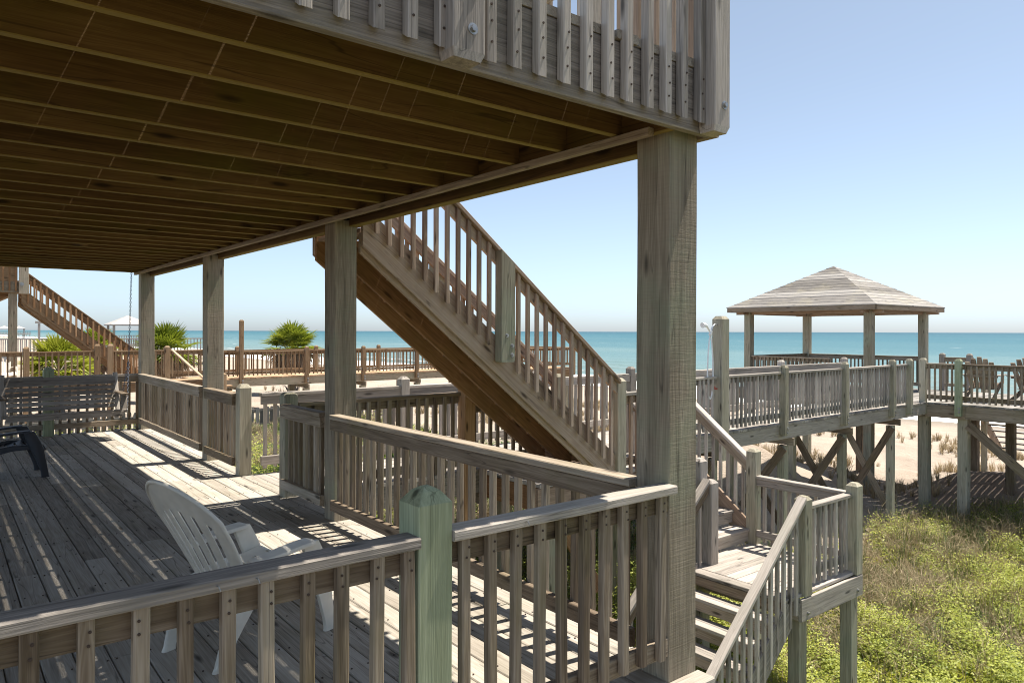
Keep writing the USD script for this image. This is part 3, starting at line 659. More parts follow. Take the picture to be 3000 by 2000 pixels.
T = Thing('stairway', 'tan timber stairway coming down from the balcony to the boardwalk', 'stairs', (4.5, 6.2, 0))
SL = 0.79; CA = 1 / math.hypot(1, SL)
def line(x, z_at, x_at): return z_at - SL * (x - x_at)
zb = lambda x: line(x, 2.383, 2.814)
def sloped(x0, x1, yc, w, bottom_off, depth, mat, name, label=None):
    """Raking board whose lower edge lies bottom_off above the soffit line; depth is square to the rake."""
    dv = depth / CA / 2
    return T.add(name, member((x0, yc, zb(x0) + bottom_off + dv), (x1, yc, zb(x1) + bottom_off + dv), w, depth, .005, plumb=True), mat, label)
sloped(2.88, 6.10, 5.68, .04, 0.0, .285, 'stair', 'skirt_board')
sloped(2.88, 5.80, 5.725, .04, -0.055, .13, 'stair', 'cleat')
sloped(2.88, 5.80, 6.17, .04, -0.055, .20, 'stringer', 'stringer')
sloped(2.88, 5.80, 6.64, .04, -0.055, .20, 'stringer', 'stringer')
sloped(2.88, 6.10, 6.70, .04, 0.0, .285, 'stair', 'skirt_board')
rise, run = 0.1887, 0.2388
for i in range(14):
    x0 = 2.895 + run * i; zt = line(x0 + run, 2.70, 2.875) + 0.0
    for kq in range(2):
        T.add('tread', box(x0 + kq * .122, x0 + kq * .122 + .117, 5.748, 6.618, zt - .038, zt, 'y', .004), 'stair')
    T.add('riser', box(x0 + 0.0, x0 + .018, 5.75, 6.615, zt + .006, zt + rise - .045, 'y', .002), 'stringer')
for yc, sd in ((5.63, -1), (6.75, 1)):
    zc = lambda x: line(x, 2.817, 3.805)
    T.add('top_rail', member((2.90, yc, zc(2.90) - .024), (6.02, yc, zc(6.02) - .024), .105, .038, .005, plumb=True), 'stair')
    T.add('sub_rail', member((2.90, yc - sd * .028, zc(2.90) - .105), (6.02, yc - sd * .028, zc(6.02) - .105), .038, .089, .004, plumb=True), 'stair')
    x = 2.968
    while x < 6.0:
        if not (4.27 < x < 4.46):
            xx = x + 0.019
            r = ring8(.039, .038, .004)
            b0 = 2.439 - .80 * (x - 2.968); t0 = zc(xx) - .055
            e = np.where(r[:, 1] * sd > 0, 0.0, 0.02)
            T.add('baluster', loft(np.array([xx, yc + sd * .012, b0]), Z, np.array([1.0, 0, 0]), np.array([0, 1.0, 0]), [(r, e, (0, 0)), (r, t0 - b0 - SL * r[:, 0], (0, 0))]), 'stair')
        x += 0.1213
    r = ring8(.168, .11, .004)
    yy = yc + sd * .045
    T.add('newel_post', loft(np.array([4.372, yy, 1.30]), Z, np.array([1.0, 0, 0]), np.array([0, 1.0, 0]),
                             [(r * .9, 0, (0, 0)), (r, .02, (0, 0)), (r, zc(4.372) - .045 - 1.30 - SL * r[:, 0], (0, 0))]), 'greygreen', label='pale green grey intermediate post with knots and bolts')
    if sd < 0:
        for bz, ox in ((1.37, .045), (1.46, .045), (1.56, -.02)):
            T.add('bolt', bolt((4.372 + ox, yy - .055, bz), (0, -1, 0), .012, .02), 'steel')
    T.add('newel_post', post(6.082, yc + sd * 0.0 + .055 * (1 if sd < 0 else -1), -0.25, 1.04, .137, .035), 'greygreen')

T = Thing('platform_railing', 'short railing along the platform edge seen beside the stair foot post', 'railing', (6.6, 5.75, 0))
rail_run(T, (6.152, 5.74), (7.13, 5.74), side=-1, cap=.9, bal_bot=-.05, brail=(.05, .14), mat='grey', balmat='stair')

# ------------------------------------------------------------------ side stairs with landing down to the garden
T = Thing('side_stairs', 'grey stairs going down from the boardwalk to a landing and on to the ground', 'stairs', (7.7, 5, -1.15))
LZ = -1.15
y = 4.06
while y < 5.44:
    T.add('plank', box(7.00, 8.40, y, y + .135, LZ - .038, LZ + rng.uniform(-.002, .001), 'x', .004), 'grey'); y += .1405
T.add('nosing_plank', box(6.835, 6.99, 4.05, 5.40, LZ - .038, LZ, 'y', .006), 'grey')
T.add('rim_board', box(7.08, 8.40, 4.015, 4.055, LZ - .275, LZ - .042, 'x', .005), 'grey')
T.add('rim_board', box(8.36, 8.40, 4.06, 5.44, LZ - .275, LZ - .042, 'y', .005), 'rail')
T.add('rim_board', box(7.08, 7.12, 4.06, 5.44, LZ - .275, LZ - .042, 'y', .005), 'rail')
for bx_, in ((7.2,), (8.28,)):
    T.add('bolt', bolt((bx_, 4.014, LZ - .2), (0, -1, 0), .014, .02), 'steel')
for (a, b, zt, mt) in ((7.222, 4.085, -.17, 'greygreen'), (8.335, 4.085, -.17, 'greygreen'), (8.375, 5.43, .045, 'greygreen'), (7.235, 5.27, -.19, 'grey'), (7.235, 5.43, .045, 'grey')):
    T.add('newel_post', post(a, b, LZ - .0 if b > 5 else LZ - .03, zt, .137, .035), mt)
for (a, b) in ((7.19, 4.13), (8.30, 4.13), (8.30, 5.36), (7.19, 5.36)):
    T.add('support_leg', box(a - .07, a + .07, b - .07, b + .07, -3.3, LZ - .28, 'z', .005), 'greygreen')
def flat_bals(A, B, z, side, **kw): rail_run(T, A, B, z=z, side=side, cap=.89, bal_bot=.03, brail=(.10, .19), mat='grey', balmat='grey', **kw)
flat_bals((7.30, 4.125), (8.262, 4.125), LZ, -1)
flat_bals((8.375, 4.16), (8.375, 5.36), LZ, -1)
# upper flight (descends toward -y)
run2 = 0.25; rise2 = 0.1917
for i in range(5):
    yy = 5.45 + run2 * (i + 1); zt = LZ + rise2 * (i + 1)
    for kq in range(2):
        T.add('tread', box(7.27, 8.325, yy - .25 + .125 * kq - .01, yy - .25 + .125 * kq + .11, zt - .038, zt, 'x', .004), 'grey')
    T.add('riser', box(7.28, 8.32, yy - run2 + .012, yy - run2 + .03, zt - rise2 + .03, zt - .045, 'x', .002), 'grey')
sl2 = rise2 / run2
for xs in (7.25, 8.345):
    T.add('stringer', member((xs, 5.47, LZ + .12), (xs, 6.80, LZ + .12 + sl2 * 1.33), .04, .26, .005, plumb=True), 'stair')
for xs, sd in ((8.375, 1), (7.22, -1)):
    T.add('top_rail', member((xs, 5.50, -.062), (xs, 6.86, -.062 + .745 * 1.36), .10, .04, .005, plumb=True), 'grey')
    T.add('sub_rail', member((xs - sd * .02, 5.50, -.155), (xs - sd * .02, 6.86, -.155 + .745 * 1.36), .038, .11, .005, plumb=True), 'rail')
    y = 5.58
    while y < 6.82:
        zz = -.10 + .745 * (y - 5.50)
        T.add('baluster', box(xs + sd * .005, xs + sd * .043, y, y + .038, LZ + .05 + sl2 * (y - 5.47), zz - .02, 'z', .004), 'grey'); y += .118
# lower flight (descends toward -x)
run3 = 0.213; rise3 = 0.19
for i in range(9):
    x1 = 6.835 - run3 * i; zt = LZ - rise3 * (i + 1)
    for kq in range(2):
        T.add('tread', box(x1 - run3 + .107 * kq - .012, x1 - run3 + .107 * kq + .092, 4.10, 5.24, zt - .038, zt, 'y', .004), 'grey')
    T.add('riser', box(x1 - .005, x1 + .013, 4.10, 5.24, zt + .05, zt + rise3 - .04, 'y', .002), 'rail')
sl3 = rise3 / run3
for ys in (4.07, 5.26):
    T.add('stringer', member((4.95, ys, LZ - .17 - sl3 * (6.90 - 4.95)), (6.95, ys, LZ - .17 + sl3 * .05), .04, .27, .005, plumb=True), 'grey')
for ys, sd in ((4.06, -1), (5.27, 1)):
    hz = lambda x: -.236 - .89 * (7.07 - x)
    T.add('top_rail', member((5.0, ys, hz(5.0)), (7.155, ys, hz(7.155)), .10, .04, .005, plumb=True), 'grey')
    T.add('sub_rail', member((5.0, ys - sd * .02, hz(5.0) - .09), (7.155, ys - sd * .02, hz(7.155) - .09), .038, .09, .005, plumb=True), 'rail')
    x = 7.05
    while x > 5.05:
        T.add('baluster', box(x - .038, x, ys + sd * .005 - .019, ys + sd * .005 + .019, LZ - .33 - sl3 * (6.90 - x), hz(x) - .03, 'z', .004), 'grey'); x -= .118
    T.add('newel_post', post(4.93, ys, -3.2, hz(4.95) + .1, .137, .035), 'grey')

# ------------------------------------------------------------------ beach deck
T = Thing('beach_deck', 'raised beach deck at the end of the boardwalk with wooden chairs and gazebo', 'deck', (19.6, 7, -1))
DX0, DX1, DY0, DY1 = 17.92, 22.0, -0.5, 12.35
y = DY0
while y < 7.13:
    T.add('plank', box(DX0 - .02, DX1, y, y + .134, -.038, rng.uniform(-.002, .001), 'x', .004), 'roof'); y += .1405
y = 7.14
while y < 8.36:
    T.add('plank', box(17.80, DX1, y, y + .134, -.038, rng.uniform(-.002, .001), 'x', .004), 'roof'); y += .1405
y = 8.40
while y < DY1:
    T.add('plank', box(18.15, DX1, y, y + .134, -.038, rng.uniform(-.002, .001), 'x', .004), 'roof'); y += .1405
for a, b in ((DY0, 3.4), (3.405, 6.3), (6.305, 7.12)):
    T.add('rim_board', box(17.90, 17.945, a, b, -.33, -.042, 'y', .005), 'rail')
T.add('rim_board', box(18.16, 18.20, 8.40, 12.3, -.30, -.042, 'y', .005), 'rail')
T.add('rim_board', box(18.2, DX1, 12.30, 12.34, -.30, -.042, 'x', .005), 'rail')
T.add('rim_board', box(DX1 - .05, DX1 - .01, DY0, 11.9, -.30, -.042, 'y', .005), 'rail')
for a in np.arange(18.4, 21.6, 0.6):
    T.add('joist', box(a, a + .04, DY0, 8.4, -.27, -.044, 'y', .004), 'stringer')
for (a, b, w) in ((18.06, 7.20, .2), (18.06, 6.38, .2), (18.06, 2.6, .2), (21.5, 7.35, .2), (21.5, 5.6, .2), (21.5, 2.2, .2), (19.8, 6.0, .18), (21.6, 10.4, .2)):
    zg = float(ground_z(np.array([a]), np.array([b]))[0]) - .3
    T.add('post', box(a - w / 2, a + w / 2, b - w / 2, b + w / 2, zg, -.335 if a < 18.2 else -.30, 'z', .006), 'greygreen' if a < 19 else 'rail')
T.add('brace', member((17.95, 6.26, -.45), (17.95, 3.9, -2.5), .04, .19, .005), 'rail')
T.add('brace', member((18.12, 4.0, -1.5), (18.12, 6.0, -2.7), .04, .19, .005), 'rail')

T = Thing('beach_deck_railing', 'railing along the house side of the beach deck in front of the wooden chair', 'railing', (17.9, 5, 0))
for yy in (7.16, 6.42, 3.9, 1.6):
    T.add('post', loft(np.array([17.86, yy, -.26]), Z, np.array([1.0, 0, 0]), np.array([0, 1.0, 0]), [(ring8(.12, .13, .004), 0, (0, 0)), (ring8(.12, .13, .004), 1.23, (0, 0)), (ring8(.12, .13, .004) * .6, 1.27, (0, 0))]), 'green' if yy == 6.42 else 'greygreen')
    for dz in (-.17, -.09):
        T.add('bolt', bolt((17.799, yy - .03, dz), (-1, 0, 0), .016, .018), 'steel')
for a, b in ((7.09, 6.49), (6.35, 3.97), (3.83, 1.67)):
    rail_run(T, (17.90, a), (17.90, b), side=-1, cap=.9, mat='rail', balmat='rail', brail=(.08, .18), bal_bot=.04)
T = Thing('beach_deck_railing', 'seaward railing of the beach deck with steps gap, behind the wooden chair', 'railing', (21.7, 5, 0))
for yy in (8.30, 7.62, 6.05, 5.85, 3.5, 1.0):
    T.add('post', post(21.95, yy, -.3, .99, .13, .04), 'grey')
for a, b in ((8.23, 7.69), (5.78, 3.57), (3.43, 1.07)):
    rail_run(T, (21.95, a), (21.95, b), side=1, cap=.92, mat='rail', balmat='rail')
T = Thing('beach_steps', 'timber steps leading from the beach deck down to the sand', 'stairs', (22.5, 6.8, -1))
for i in range(9):
    x0 = 22.02 + .27 * i; zt = -.19 * (i + 1)
    T.add('tread', box(x0, x0 + .27, 6.12, 7.55, zt - .04, zt, 'y', .004), 'roof')
for ys in (6.1, 7.57):
    T.add('stringer', member((22.02, ys, -.17), (24.2, ys, -.17 - .19 / .27 * 2.42), .04, .27, .005, plumb=True), 'stair')
    T.add('post', box(22.8, 22.93, ys - .06, ys + .06, -2.6, .1, 'z'), 'greygreen')
    T.add('top_rail', member((21.97, ys, .9), (24.0, ys, .9 - .19 / .27 * 2.28), .09, .038, .004, plumb=True), 'grey')
T.add('bent_plate', box(22.1, 22.14, 6.12, 7.55, -.62, -.42, 'y'), 'stair')

# ------------------------------------------------------------------ gazebo
def gazebo_roof(T, x0, x1, y0, y1, ze, za, mat, fmat, n=14):
    cx, cy = (x0 + x1) / 2, (y0 + y1) / 2
    # four slopes, each in overlapping boards
    for (c0, c1) in (((x0, y0), (x1, y0)), ((x1, y0), (x1, y1)), ((x1, y1), (x0, y1)), ((x0, y1), (x0, y0))):
        c0, c1 = np.array([*c0, ze]), np.array([*c1, ze]); ap = np.array([cx, cy, za])
        for i in range(n):
            a, b = i / n, min(1.0, (i + 1.0) / n + 0.012)
            lift0 = 0.013 + rng.uniform(-.004, .004); lift1 = 0.004
            qs = [c0 + (ap - c0) * a, c1 + (ap - c1) * a, c1 + (ap - c1) * b, c0 + (ap - c0) * b]
            qs[0] = qs[0] + Z * lift0; qs[1] = qs[1] + Z * lift0; qs[2] = qs[2] + Z * lift1; qs[3] = qs[3] + Z * lift1
            v = np.array(qs + [q - Z * .022 for q in qs])
            f = np.array([(0, 1, 2), (0, 2, 3), (4, 6, 5), (4, 7, 6), (0, 4, 5), (0, 5, 1), (1, 5, 6), (1, 6, 2), (2, 6, 7), (2, 7, 3), (3, 7, 4), (3, 4, 0)])
            D = (c1 - c0) / np.linalg.norm(c1 - c0)
            gr = np.column_stack([(v - c0) @ D, (v - c0) @ np.cross(Z, D), v[:, 2]]) + goff()
            T.add('roof_board', (v, f, gr), mat)
    o = 0.02
    for A, B in (((x0 + o, y0 + o), (x1 - o, y0 + o)), ((x1 - o, y0 + o), (x1 - o, y1 - o)), ((x1 - o, y1 - o), (x0 + o, y1 - o)), ((x0 + o, y1 - o), (x0 + o, y0 + o))):
        A, B = np.array([*A, ze - .062]), np.array([*B, ze - .062]); D = (B - A) / np.linalg.norm(B - A)
        T.add('fascia', member(A + D * .02, B - D * .018, .036, .13, .004), fmat)

T = Thing('gazebo', 'open square gazebo with pyramid plank roof at the end of the boardwalk', 'gazebo', (19.5, 10, 0))
GX0, GX1, GY0, GY1 = 18.42, 21.60, 8.66, 12.10
for (a, b) in ((GX0, GY0), (GX1, GY0), (GX1, GY1), (GX0, GY1)):
    zg = float(ground_z(np.array([a]), np.array([b]))[0]) - .3
    T.add('post', box(a - .1, a + .1, b - .1, b + .1, zg, 2.19, 'z', .006), 'greygreen')
gazebo_roof(T, 17.93, 22.0, 8.25, 12.53, 2.285, 3.47, 'roof', 'rail')
for (A, B) in (((GX0, GY0), (GX1, GY0)), ((GX1, GY0), (GX1, GY1)), ((GX1, GY1), (GX0, GY1)), ((GX0, GY1), (GX0, GY0))):
    A, B = np.array([*A, 2.17]), np.array([*B, 2.17]); D = (B - A) / np.linalg.norm(B - A)
    T.add('beam', member(A - D * .4, B + D * .35, .08, .15, .004), 'stair')
for a in np.arange(GX0 - .3, GX1 + .3, .42):
    T.add('rafter_tail', box(a, a + .04, GY0 - .36, GY0 - .06, 2.17, 2.26, 'y', .003), 'stair')
for b in np.arange(GY0 - .2, GY1 + .3, .42):
    T.add('rafter_tail', box(GX0 - .42, GX0 - .06, b, b + .04, 2.17, 2.26, 'x', .003), 'stair')
for A, B, sd in (((GX0, GY1 - .1), (GX0, GY0 + 1.0), -1), ((GX0 + .1, GY1), (GX1 - .1, GY1), 1), ((GX1, GY0 + .1), (GX1, GY1 - .1), -1)):
    rail_run(T, A, B, side=sd, cap=.93, mat='rail', balmat='rail', brail=(.10, .2))
T = Thing('gazebo_bench', 'dark low bench inside the gazebo behind the railing', 'bench', (19, 10.8, 0))
T.add('seat', box(18.2, 20.4, 10.9, 11.35, .42, .46, 'x'), 'bench')
for a in (18.3, 20.25): T.add('leg', box(a, a + .06, 10.95, 11.3, 0.0, .418, 'z'), 'bench')

# ------------------------------------------------------------------ chairs
def shellgrid(fn, nu, nv, thick, drop=None):
    """Solid shell over fn(u, v) -> point, u, v in [0, 1]; drop(u, v) removes cells (slots)."""
    U, W = np.meshgrid(np.linspace(0, 1, nu + 1), np.linspace(0, 1, nv + 1), indexing='ij')
    P = fn(U, W); du = np.gradient(P, axis=0); dv = np.gradient(P, axis=1); N = np.cross(du, dv); N /= np.linalg.norm(N, axis=-1, keepdims=True)
    A = (P + N * thick / 2).reshape(-1, 3); B = (P - N * thick / 2).reshape(-1, 3); n = len(A)
    idx = np.arange(n).reshape(nu + 1, nv + 1); f = []; edges = {}
    for i in range(nu):
        for j in range(nv):
            if drop is not None and drop((i + .5) / nu, (j + .5) / nv): continue
            q = [idx[i, j], idx[i + 1, j], idx[i + 1, j + 1], idx[i, j + 1]]
            f += [(q[0], q[1], q[2]), (q[0], q[2], q[3]), (n + q[0], n + q[2], n + q[1]), (n + q[0], n + q[3], n + q[2])]
            for a, b in zip(q, q[1:] + q[:1]):
                edges[(a, b)] = 1
    for (a, b) in list(edges):
        if (b, a) not in edges:
            f += [(a, n + a, n + b), (a, n + b, b)]
    return np.vstack([A, B]), np.array(f)

def swept(stations, k=10):
    """stations: (centre, half-size vector a, half-size vector b): rounded rectangular section swept through them."""
    v, f = [], []
    for c, a, b in stations:
        c, a, b = map(np.asarray, (c, a, b))
        for j in range(k):
            an = 2 * math.pi * j / k; ca, sa = math.cos(an), math.sin(an)
            v.append(c + a * np.sign(ca) * abs(ca) ** .55 + b * np.sign(sa) * abs(sa) ** .55)
    for i in range(len(stations) - 1):
        for j in range(k):
            a, b = i * k + j, i * k + (j + 1) % k
            f += [(a, b, b + k), (a, b + k, a + k)]
    for j in range(1, k - 1):
        f.append((0, j + 1, j)); e = (len(stations) - 1) * k; f.append((e, e + j, e + j + 1))
    return np.array(v, float), np.array(f)

def plastic_chair(label, loc, deg, mat):
    T = Thing('lounge_chair', label, 'chair', (0, 0, 0))
    x = UsdGeom.Xformable(T.prim); x.ClearXformOpOrder(); 
    T.prim.GetAttribute('xformOp:translate').Set(Gf.Vec3d(*loc)); x.SetXformOpOrder([UsdGeom.XformOp(T.prim.GetAttribute('xformOp:translate'))]); x.AddRotateZOp().Set(deg)
    def back(U, W):
        u = (U - .5) * 2
        top = 1.03 - .25 * u ** 2 - .06 * u ** 8
        h = W * top
        hw = .195 + .068 * np.sin(np.clip(h, 0, 1) * math.pi * .60)
        rib = .004 * np.cos(U * 7 * 2 * math.pi) * np.clip((.90 - W) / .12, 0, 1)
        xx = -.13 - .27 * h - .06 * h ** 2 + .045 * u ** 2 + rib
        sc = 0
        return np.stack([xx, -u * hw, .26 + .62 * h + sc], -1)
    slots = lambda u, v: (0.10 < v < 0.76) and min(abs((u * 7) % 1 - 0), abs((u * 7) % 1 - 1)) < .17 and .08 < u < .92
    T.add('backrest', shellgrid(back, 84, 26, .006, slots), mat, smooth=35)
    ed = np.concatenate([np.stack([np.zeros(24), np.linspace(.02, 1, 24)], 1), np.stack([np.linspace(.02, .98, 36), np.ones(36)], 1), np.stack([np.ones(24), np.linspace(1, .02, 24)], 1)])
    T.add('back_rim', tube(back(ed[:, 0], ed[:, 1]), .0105, 8), mat, smooth=40)
    def seat(U, W):
        u = (U - .5) * 2
        s = W
        xx = -.17 + .53 * s
        zz = .275 + .05 * s + .055 * np.sin(s * math.pi * .5) - np.clip(s - .86, 0, 1) ** 2 * 4.6 - .02 * (1 - u ** 2)
        return np.stack([xx, -u * (.235 + .02 * s), zz], -1)
    sl2_ = lambda u, v: (0.12 < u < 0.88) and abs((v * 6.5) % 1 - .5) < .07 and .12 < v < .86
    T.add('seat', shellgrid(seat, 14, 52, .012, sl2_), mat, smooth=35)
    for sd in (1, -1):
        st = []
        for (px, py, pz, wy, tz) in ((-.15, .262, .478, .030, .014), (-.12, .268, .483, .040, .015), (-.06, .275, .49, .048, .014), (.10, .278, .505, .052, .014), (.20, .278, .507, .050, .016)):
            st.append(((px, sd * py, pz), (0, wy, 0), (0, 0, tz)))
        T.add('armrest', swept(st), mat, smooth=45)
        st = []
        for (px, pz, wx, dy) in ((.195, .507, .055, .282), (.21, .47, .062, .282), (.245, .39, .066, .276), (.28, .30, .062, .270), (.315, .18, .046, .264), (.345, .06, .036, .260), (.35, .012, .036, .262), (.352, 0.0, .042, .262)):
            st.append(((px, sd * dy, pz), (wx, 0, 0), (0, sd * .016, 0)))
        T.add('front_leg', swept(st), mat, smooth=45)
        st = []
        for (px, pz, wx, dy) in ((-.12, .33, .075, .225), (-.17, .26, .072, .228), (-.215, .17, .052, .222), (-.255, .08, .036, .212), (-.275, .02, .030, .208), (-.28, 0.0, .036, .207)):
            st.append(((px, sd * dy, pz), (wx, 0, 0), (0, sd * .015, 0)))
        T.add('rear_leg', swept(st), mat, smooth=45)
        st = [((.30, sd * .255, .335), (0, .02, 0), (0, 0, .02)), ((.05, sd * .245, .335), (0, .016, 0), (0, 0, .03)), ((-.17, sd * .235, .29), (0, .014, 0), (0, 0, .04))]
        T.add('side_rail', swept(st), mat, smooth=45)
    return T

plastic_chair('white plastic lounge chair on the porch, seen from behind', (1.256, 3.80, 0.0), 18, 'white_plastic')
plastic_chair('black plastic lounge chair cut off by the left edge, facing the sea', (0.60, 9.62, 0.0), 2, 'black_plastic')
plastic_chair('white plastic chair behind the brown railing of the next house at the far left', (1.45, 23.90, 0.10), -80, 'white_plastic')

def wood_chair(label, loc, deg, group=None):
    T = Thing('adirondack_chair', label, 'chair', (0, 0, 0), group)
    x = UsdGeom.Xformable(T.prim); x.ClearXformOpOrder()
    T.prim.GetAttribute('xformOp:translate').Set(Gf.Vec3d(*loc)); x.SetXformOpOrder([UsdGeom.XformOp(T.prim.GetAttribute('xformOp:translate'))]); x.AddRotateZOp().Set(deg)
    for i in range(5):
        yy = (i - 2) * .118; top = 1.04 - .07 * abs(i - 2) ** 1.5 * .6
        w0, w1 = .085, .112
        r0, r1 = ring8(w0, .022, .003), ring8(w1, .022, .003)
        d = np.array([-.36, 0, top - .28]); ln = np.linalg.norm(d); L = d / ln; S = np.array([0, 1.0, 0]); Tt = np.cross(L, S)
        T.add('back_slat', loft(np.array([-.14, yy * .82, .28]), L, S, Tt, [(r0, 0, (0, 0)), (r1, ln * .85, (yy * .18, 0)), (r1 * np.array([.8, 1]), ln, (yy * .18, 0))]), 'bench' if False else 'rail')
    for i in range(6):
        T.add('seat_slat', box(-.16 + i * .095, -.16 + i * .095 + .08, -.28, .28, .30 + .018 * i, .32 + .018 * i, 'y', .003), 'stair')
    for sd in (1, -1):
        T.add('armrest', box(-.42, .42, sd * .34 - .06, sd * .34 + .06, .60, .622, 'x', .004), 'grey')
        T.add('front_leg', box(.30, .40, sd * .30 - .013, sd * .30 + .013, 0, .598, 'z', .003), 'stair')
        T.add('rear_leg', member((.38, sd * .27, .38), (-.55, sd * .27, .04), .026, .12, .004, plumb=True), 'rail')
        T.add('arm_bracket', member((.35, sd * .325, .40), (.35, sd * .325, .60), .03, .08, .003, upv=np.array([1.0, 0, 0])), 'redlit')
    T.add('back_rail', box(-.345, -.32, -.34, .34, .56, .62, 'y', .003), 'rail')
    return T
wood_chair('weathered wooden chair on the beach deck, its slatted back toward the porch', (19.35, 6.42, 0.0), 8)
wood_chair('wooden chair at the right edge of the picture on the beach deck', (19.5, 5.45, 0.0), -6)

# ------------------------------------------------------------------ porch swing
T = Thing('porch_swing', 'dark slatted wooden porch swing bench hanging on chains near the far railing', 'swing', (1.47, 12.1, 0))
X0, X1 = 0.74, 2.20
for i in range(5):
    yy = 11.84 + .085 * i; zz = .445 - .012 * i
    T.add('seat_slat', box(X0, X1 + .02, yy, yy + .066, zz - .02, zz, 'x', .006), 'bench')
def bk(s): return np.array([0, 12.27 + .20 * s, .44 + .50 * s])
for i, (s, h) in enumerate(((.07, .056), (.205, .056), (.34, .056), (.475, .056), (.61, .056))):
    c = bk(s)
    T.add('back_slat', member((X0 + .05, c[1], c[2]), (X1 - .03, c[1], c[2]), .022, h, .005, upv=np.array([0, .37, .93])), 'bench')
c = bk(.82); T.add('back_board', member((X0 + .05, c[1], c[2]), (X1 - .03, c[1], c[2]), .026, .125, .006, upv=np.array([0, .37, .93])), 'bench')
for xs in (X0 + .02, X1 - .02, 1.47):
    a, b = bk(-.08), bk(1.03)
    if xs != 1.47:
        T.add('back_upright', member((xs, a[1] + .01, a[2]), (xs, b[1] + .01, b[2]), .04, .06, .012, upv=np.array([1.0, 0, 0])), 'bench')
    else:
        T.add('back_upright', member((xs, a[1] + .03, a[2]), (xs, b[1] + .03, b[2] - .03), .03, .04, .005, upv=np.array([1.0, 0, 0])), 'bench')
for xs in (X0 + .0, X1 - .0):
    T.add('armrest', box(xs - .05, xs + .05, 11.78, 12.36, .655, .68, 'y', .009), 'rail')
    T.add('arm_support', member((xs, 11.86, .40), (xs, 11.93, .655), .035, .07, .006, upv=np.array([1.0, 0, 0])), 'bench')
for xs in (X0 + .1, 1.47, X1 - .1):
    T.add('seat_bearer', box(xs - .02, xs + .02, 11.86, 12.30, .35, .40, 'y', .004), 'bench')
T.add('front_apron', box(X0 + .02, X1 - .02, 11.835, 11.857, .352, .42, 'x', .004), 'bench')
def chain(a, b, pitch=.034):
    a, b = np.asarray(a, float), np.asarray(b, float); d = b - a; ln = np.linalg.norm(d); L = d / ln
    s = np.cross(L, [0.3, 1, 0]); s /= np.linalg.norm(s); u = np.cross(L, s); out = []
    for i in range(int(ln / pitch)):
        c = a + L * (i + .5) * pitch; w = s if i % 2 else u
        out.append(tube([c + L * .023 * math.cos(q) + w * .011 * math.sin(q) for q in np.linspace(0, 2 * math.pi, 8, endpoint=False)], .0038, 5, True))
    return merge(out)
for xs, xt in ((X1 + .03, 2.43), (X0 - .03, .40)):
    j = (xs + (xt - xs) * .42, 12.2, 1.15)
    T.add('chain', chain((xt, 12.62, 2.535), j), 'chain')
    T.add('chain', chain(j, (xs, 11.86, .42)), 'chain')
    T.add('chain', chain(j, (xs, 12.36, .42)), 'chain')
    T.add('eye_ring', tube([np.array([xs, 11.85, .42]) + .025 * np.array([0, math.cos(q), math.sin(q)]) for q in np.linspace(0, 2 * math.pi, 10, endpoint=False)], .005, 6, True), 'steel')

# ------------------------------------------------------------------ neighbouring house: balcony corner, stairway, railings, boardwalk
NZ = 0.1
T = Thing('neighbour_balcony', 'brown balcony corner of the next house with a grey post, at the far left', 'balcony', (0.5, 24, 0))
T.add('support_post', box(1.62, 1.82, 24.2, 24.4, -1.4, 2.62, 'z', .006), 'post')
T.add('support_post', box(1.10, 1.32, 26.0, 26.2, -1.4, 2.62, 'z', .006), 'red')
T.add('fascia', box(-4, 1.90, 24.10, 24.15, 2.63, 2.93, 'x'), 'post')
T.add('rim_board', box(1.86, 1.90, 24.152, 33, 2.63, 2.93, 'y'), 'red')
T.add('corner_post', box(1.84, 2.06, 23.96, 24.095, 2.60, 4.1, 'z', .006), 'post')
T.add('bolt', bolt((1.90, 23.958, 2.86), (0, -1, 0), .03, .03), 'steel')
for i, x in enumerate(np.arange(-1.0, 1.8, .145)):
    T.add('baluster', box(x, x + .04, 24.05, 24.098, 2.68, 4.0, 'z'), 'stringer')
T.add('screen', box(-4, 1.82, 24.17, 24.21, 2.94, 3.9, 'x'), 'red')
T.add('decking', box(-4, 1.88, 24.16, 33, 2.931, 2.965, 'y'), 'red')
for jy in np.arange(24.6, 33, .8): T.add('joist', box(-4, 1.85, jy, jy + .04, 2.66, 2.929, 'x'), 'red')
T.add('door', box(0.55, .95, 33.0, 33.05, .1, 2.2, 'z'), 'teal')

T = Thing('neighbour_stairway', 'reddish brown stairway going down from the next house balcony', 'stairs', (3, 24.8, 0))
def nst(x): return 2.70 - .80 * (x - 2.3)
for ys in (24.3, 25.3):
    T.add('skirt_board', member((1.92, ys, nst(1.92) - .43), (5.15, ys, nst(5.15) - .43), .05, .30, .006, plumb=True), 'red')
    T.add('cleat', member((1.92, ys + .04, nst(1.92) - .66), (5.15, ys + .04, nst(5.15) - .66), .04, .10, .006, plumb=True), 'red')
    T.add('top_rail', member((1.96, ys, nst(1.96) + .29), (5.05, ys, nst(5.05) + .29), .10, .04, .005, plumb=True), 'red')
    T.add('sub_rail', member((1.96, ys + .03, nst(1.96) + .21), (5.05, ys + .03, nst(5.05) + .21), .04, .11, .005, plumb=True), 'red')
    x = 2.05
    while x < 5.0:
        T.add('baluster', box(x, x + .042, ys - .06, ys - .02, nst(x) - .56, nst(x) + .24, 'z'), 'stringer'); x += .145
    T.add('newel_post', post(5.16, ys, -1.3, 1.12, .13, .05), 'red')
for i in range(13):
    x0 = 1.95 + .24 * i; T.add('tread', box(x0, x0 + .235, 24.33, 25.27, nst(x0 + .24) - .27, nst(x0 + .24) - .23, 'y'), 'red')

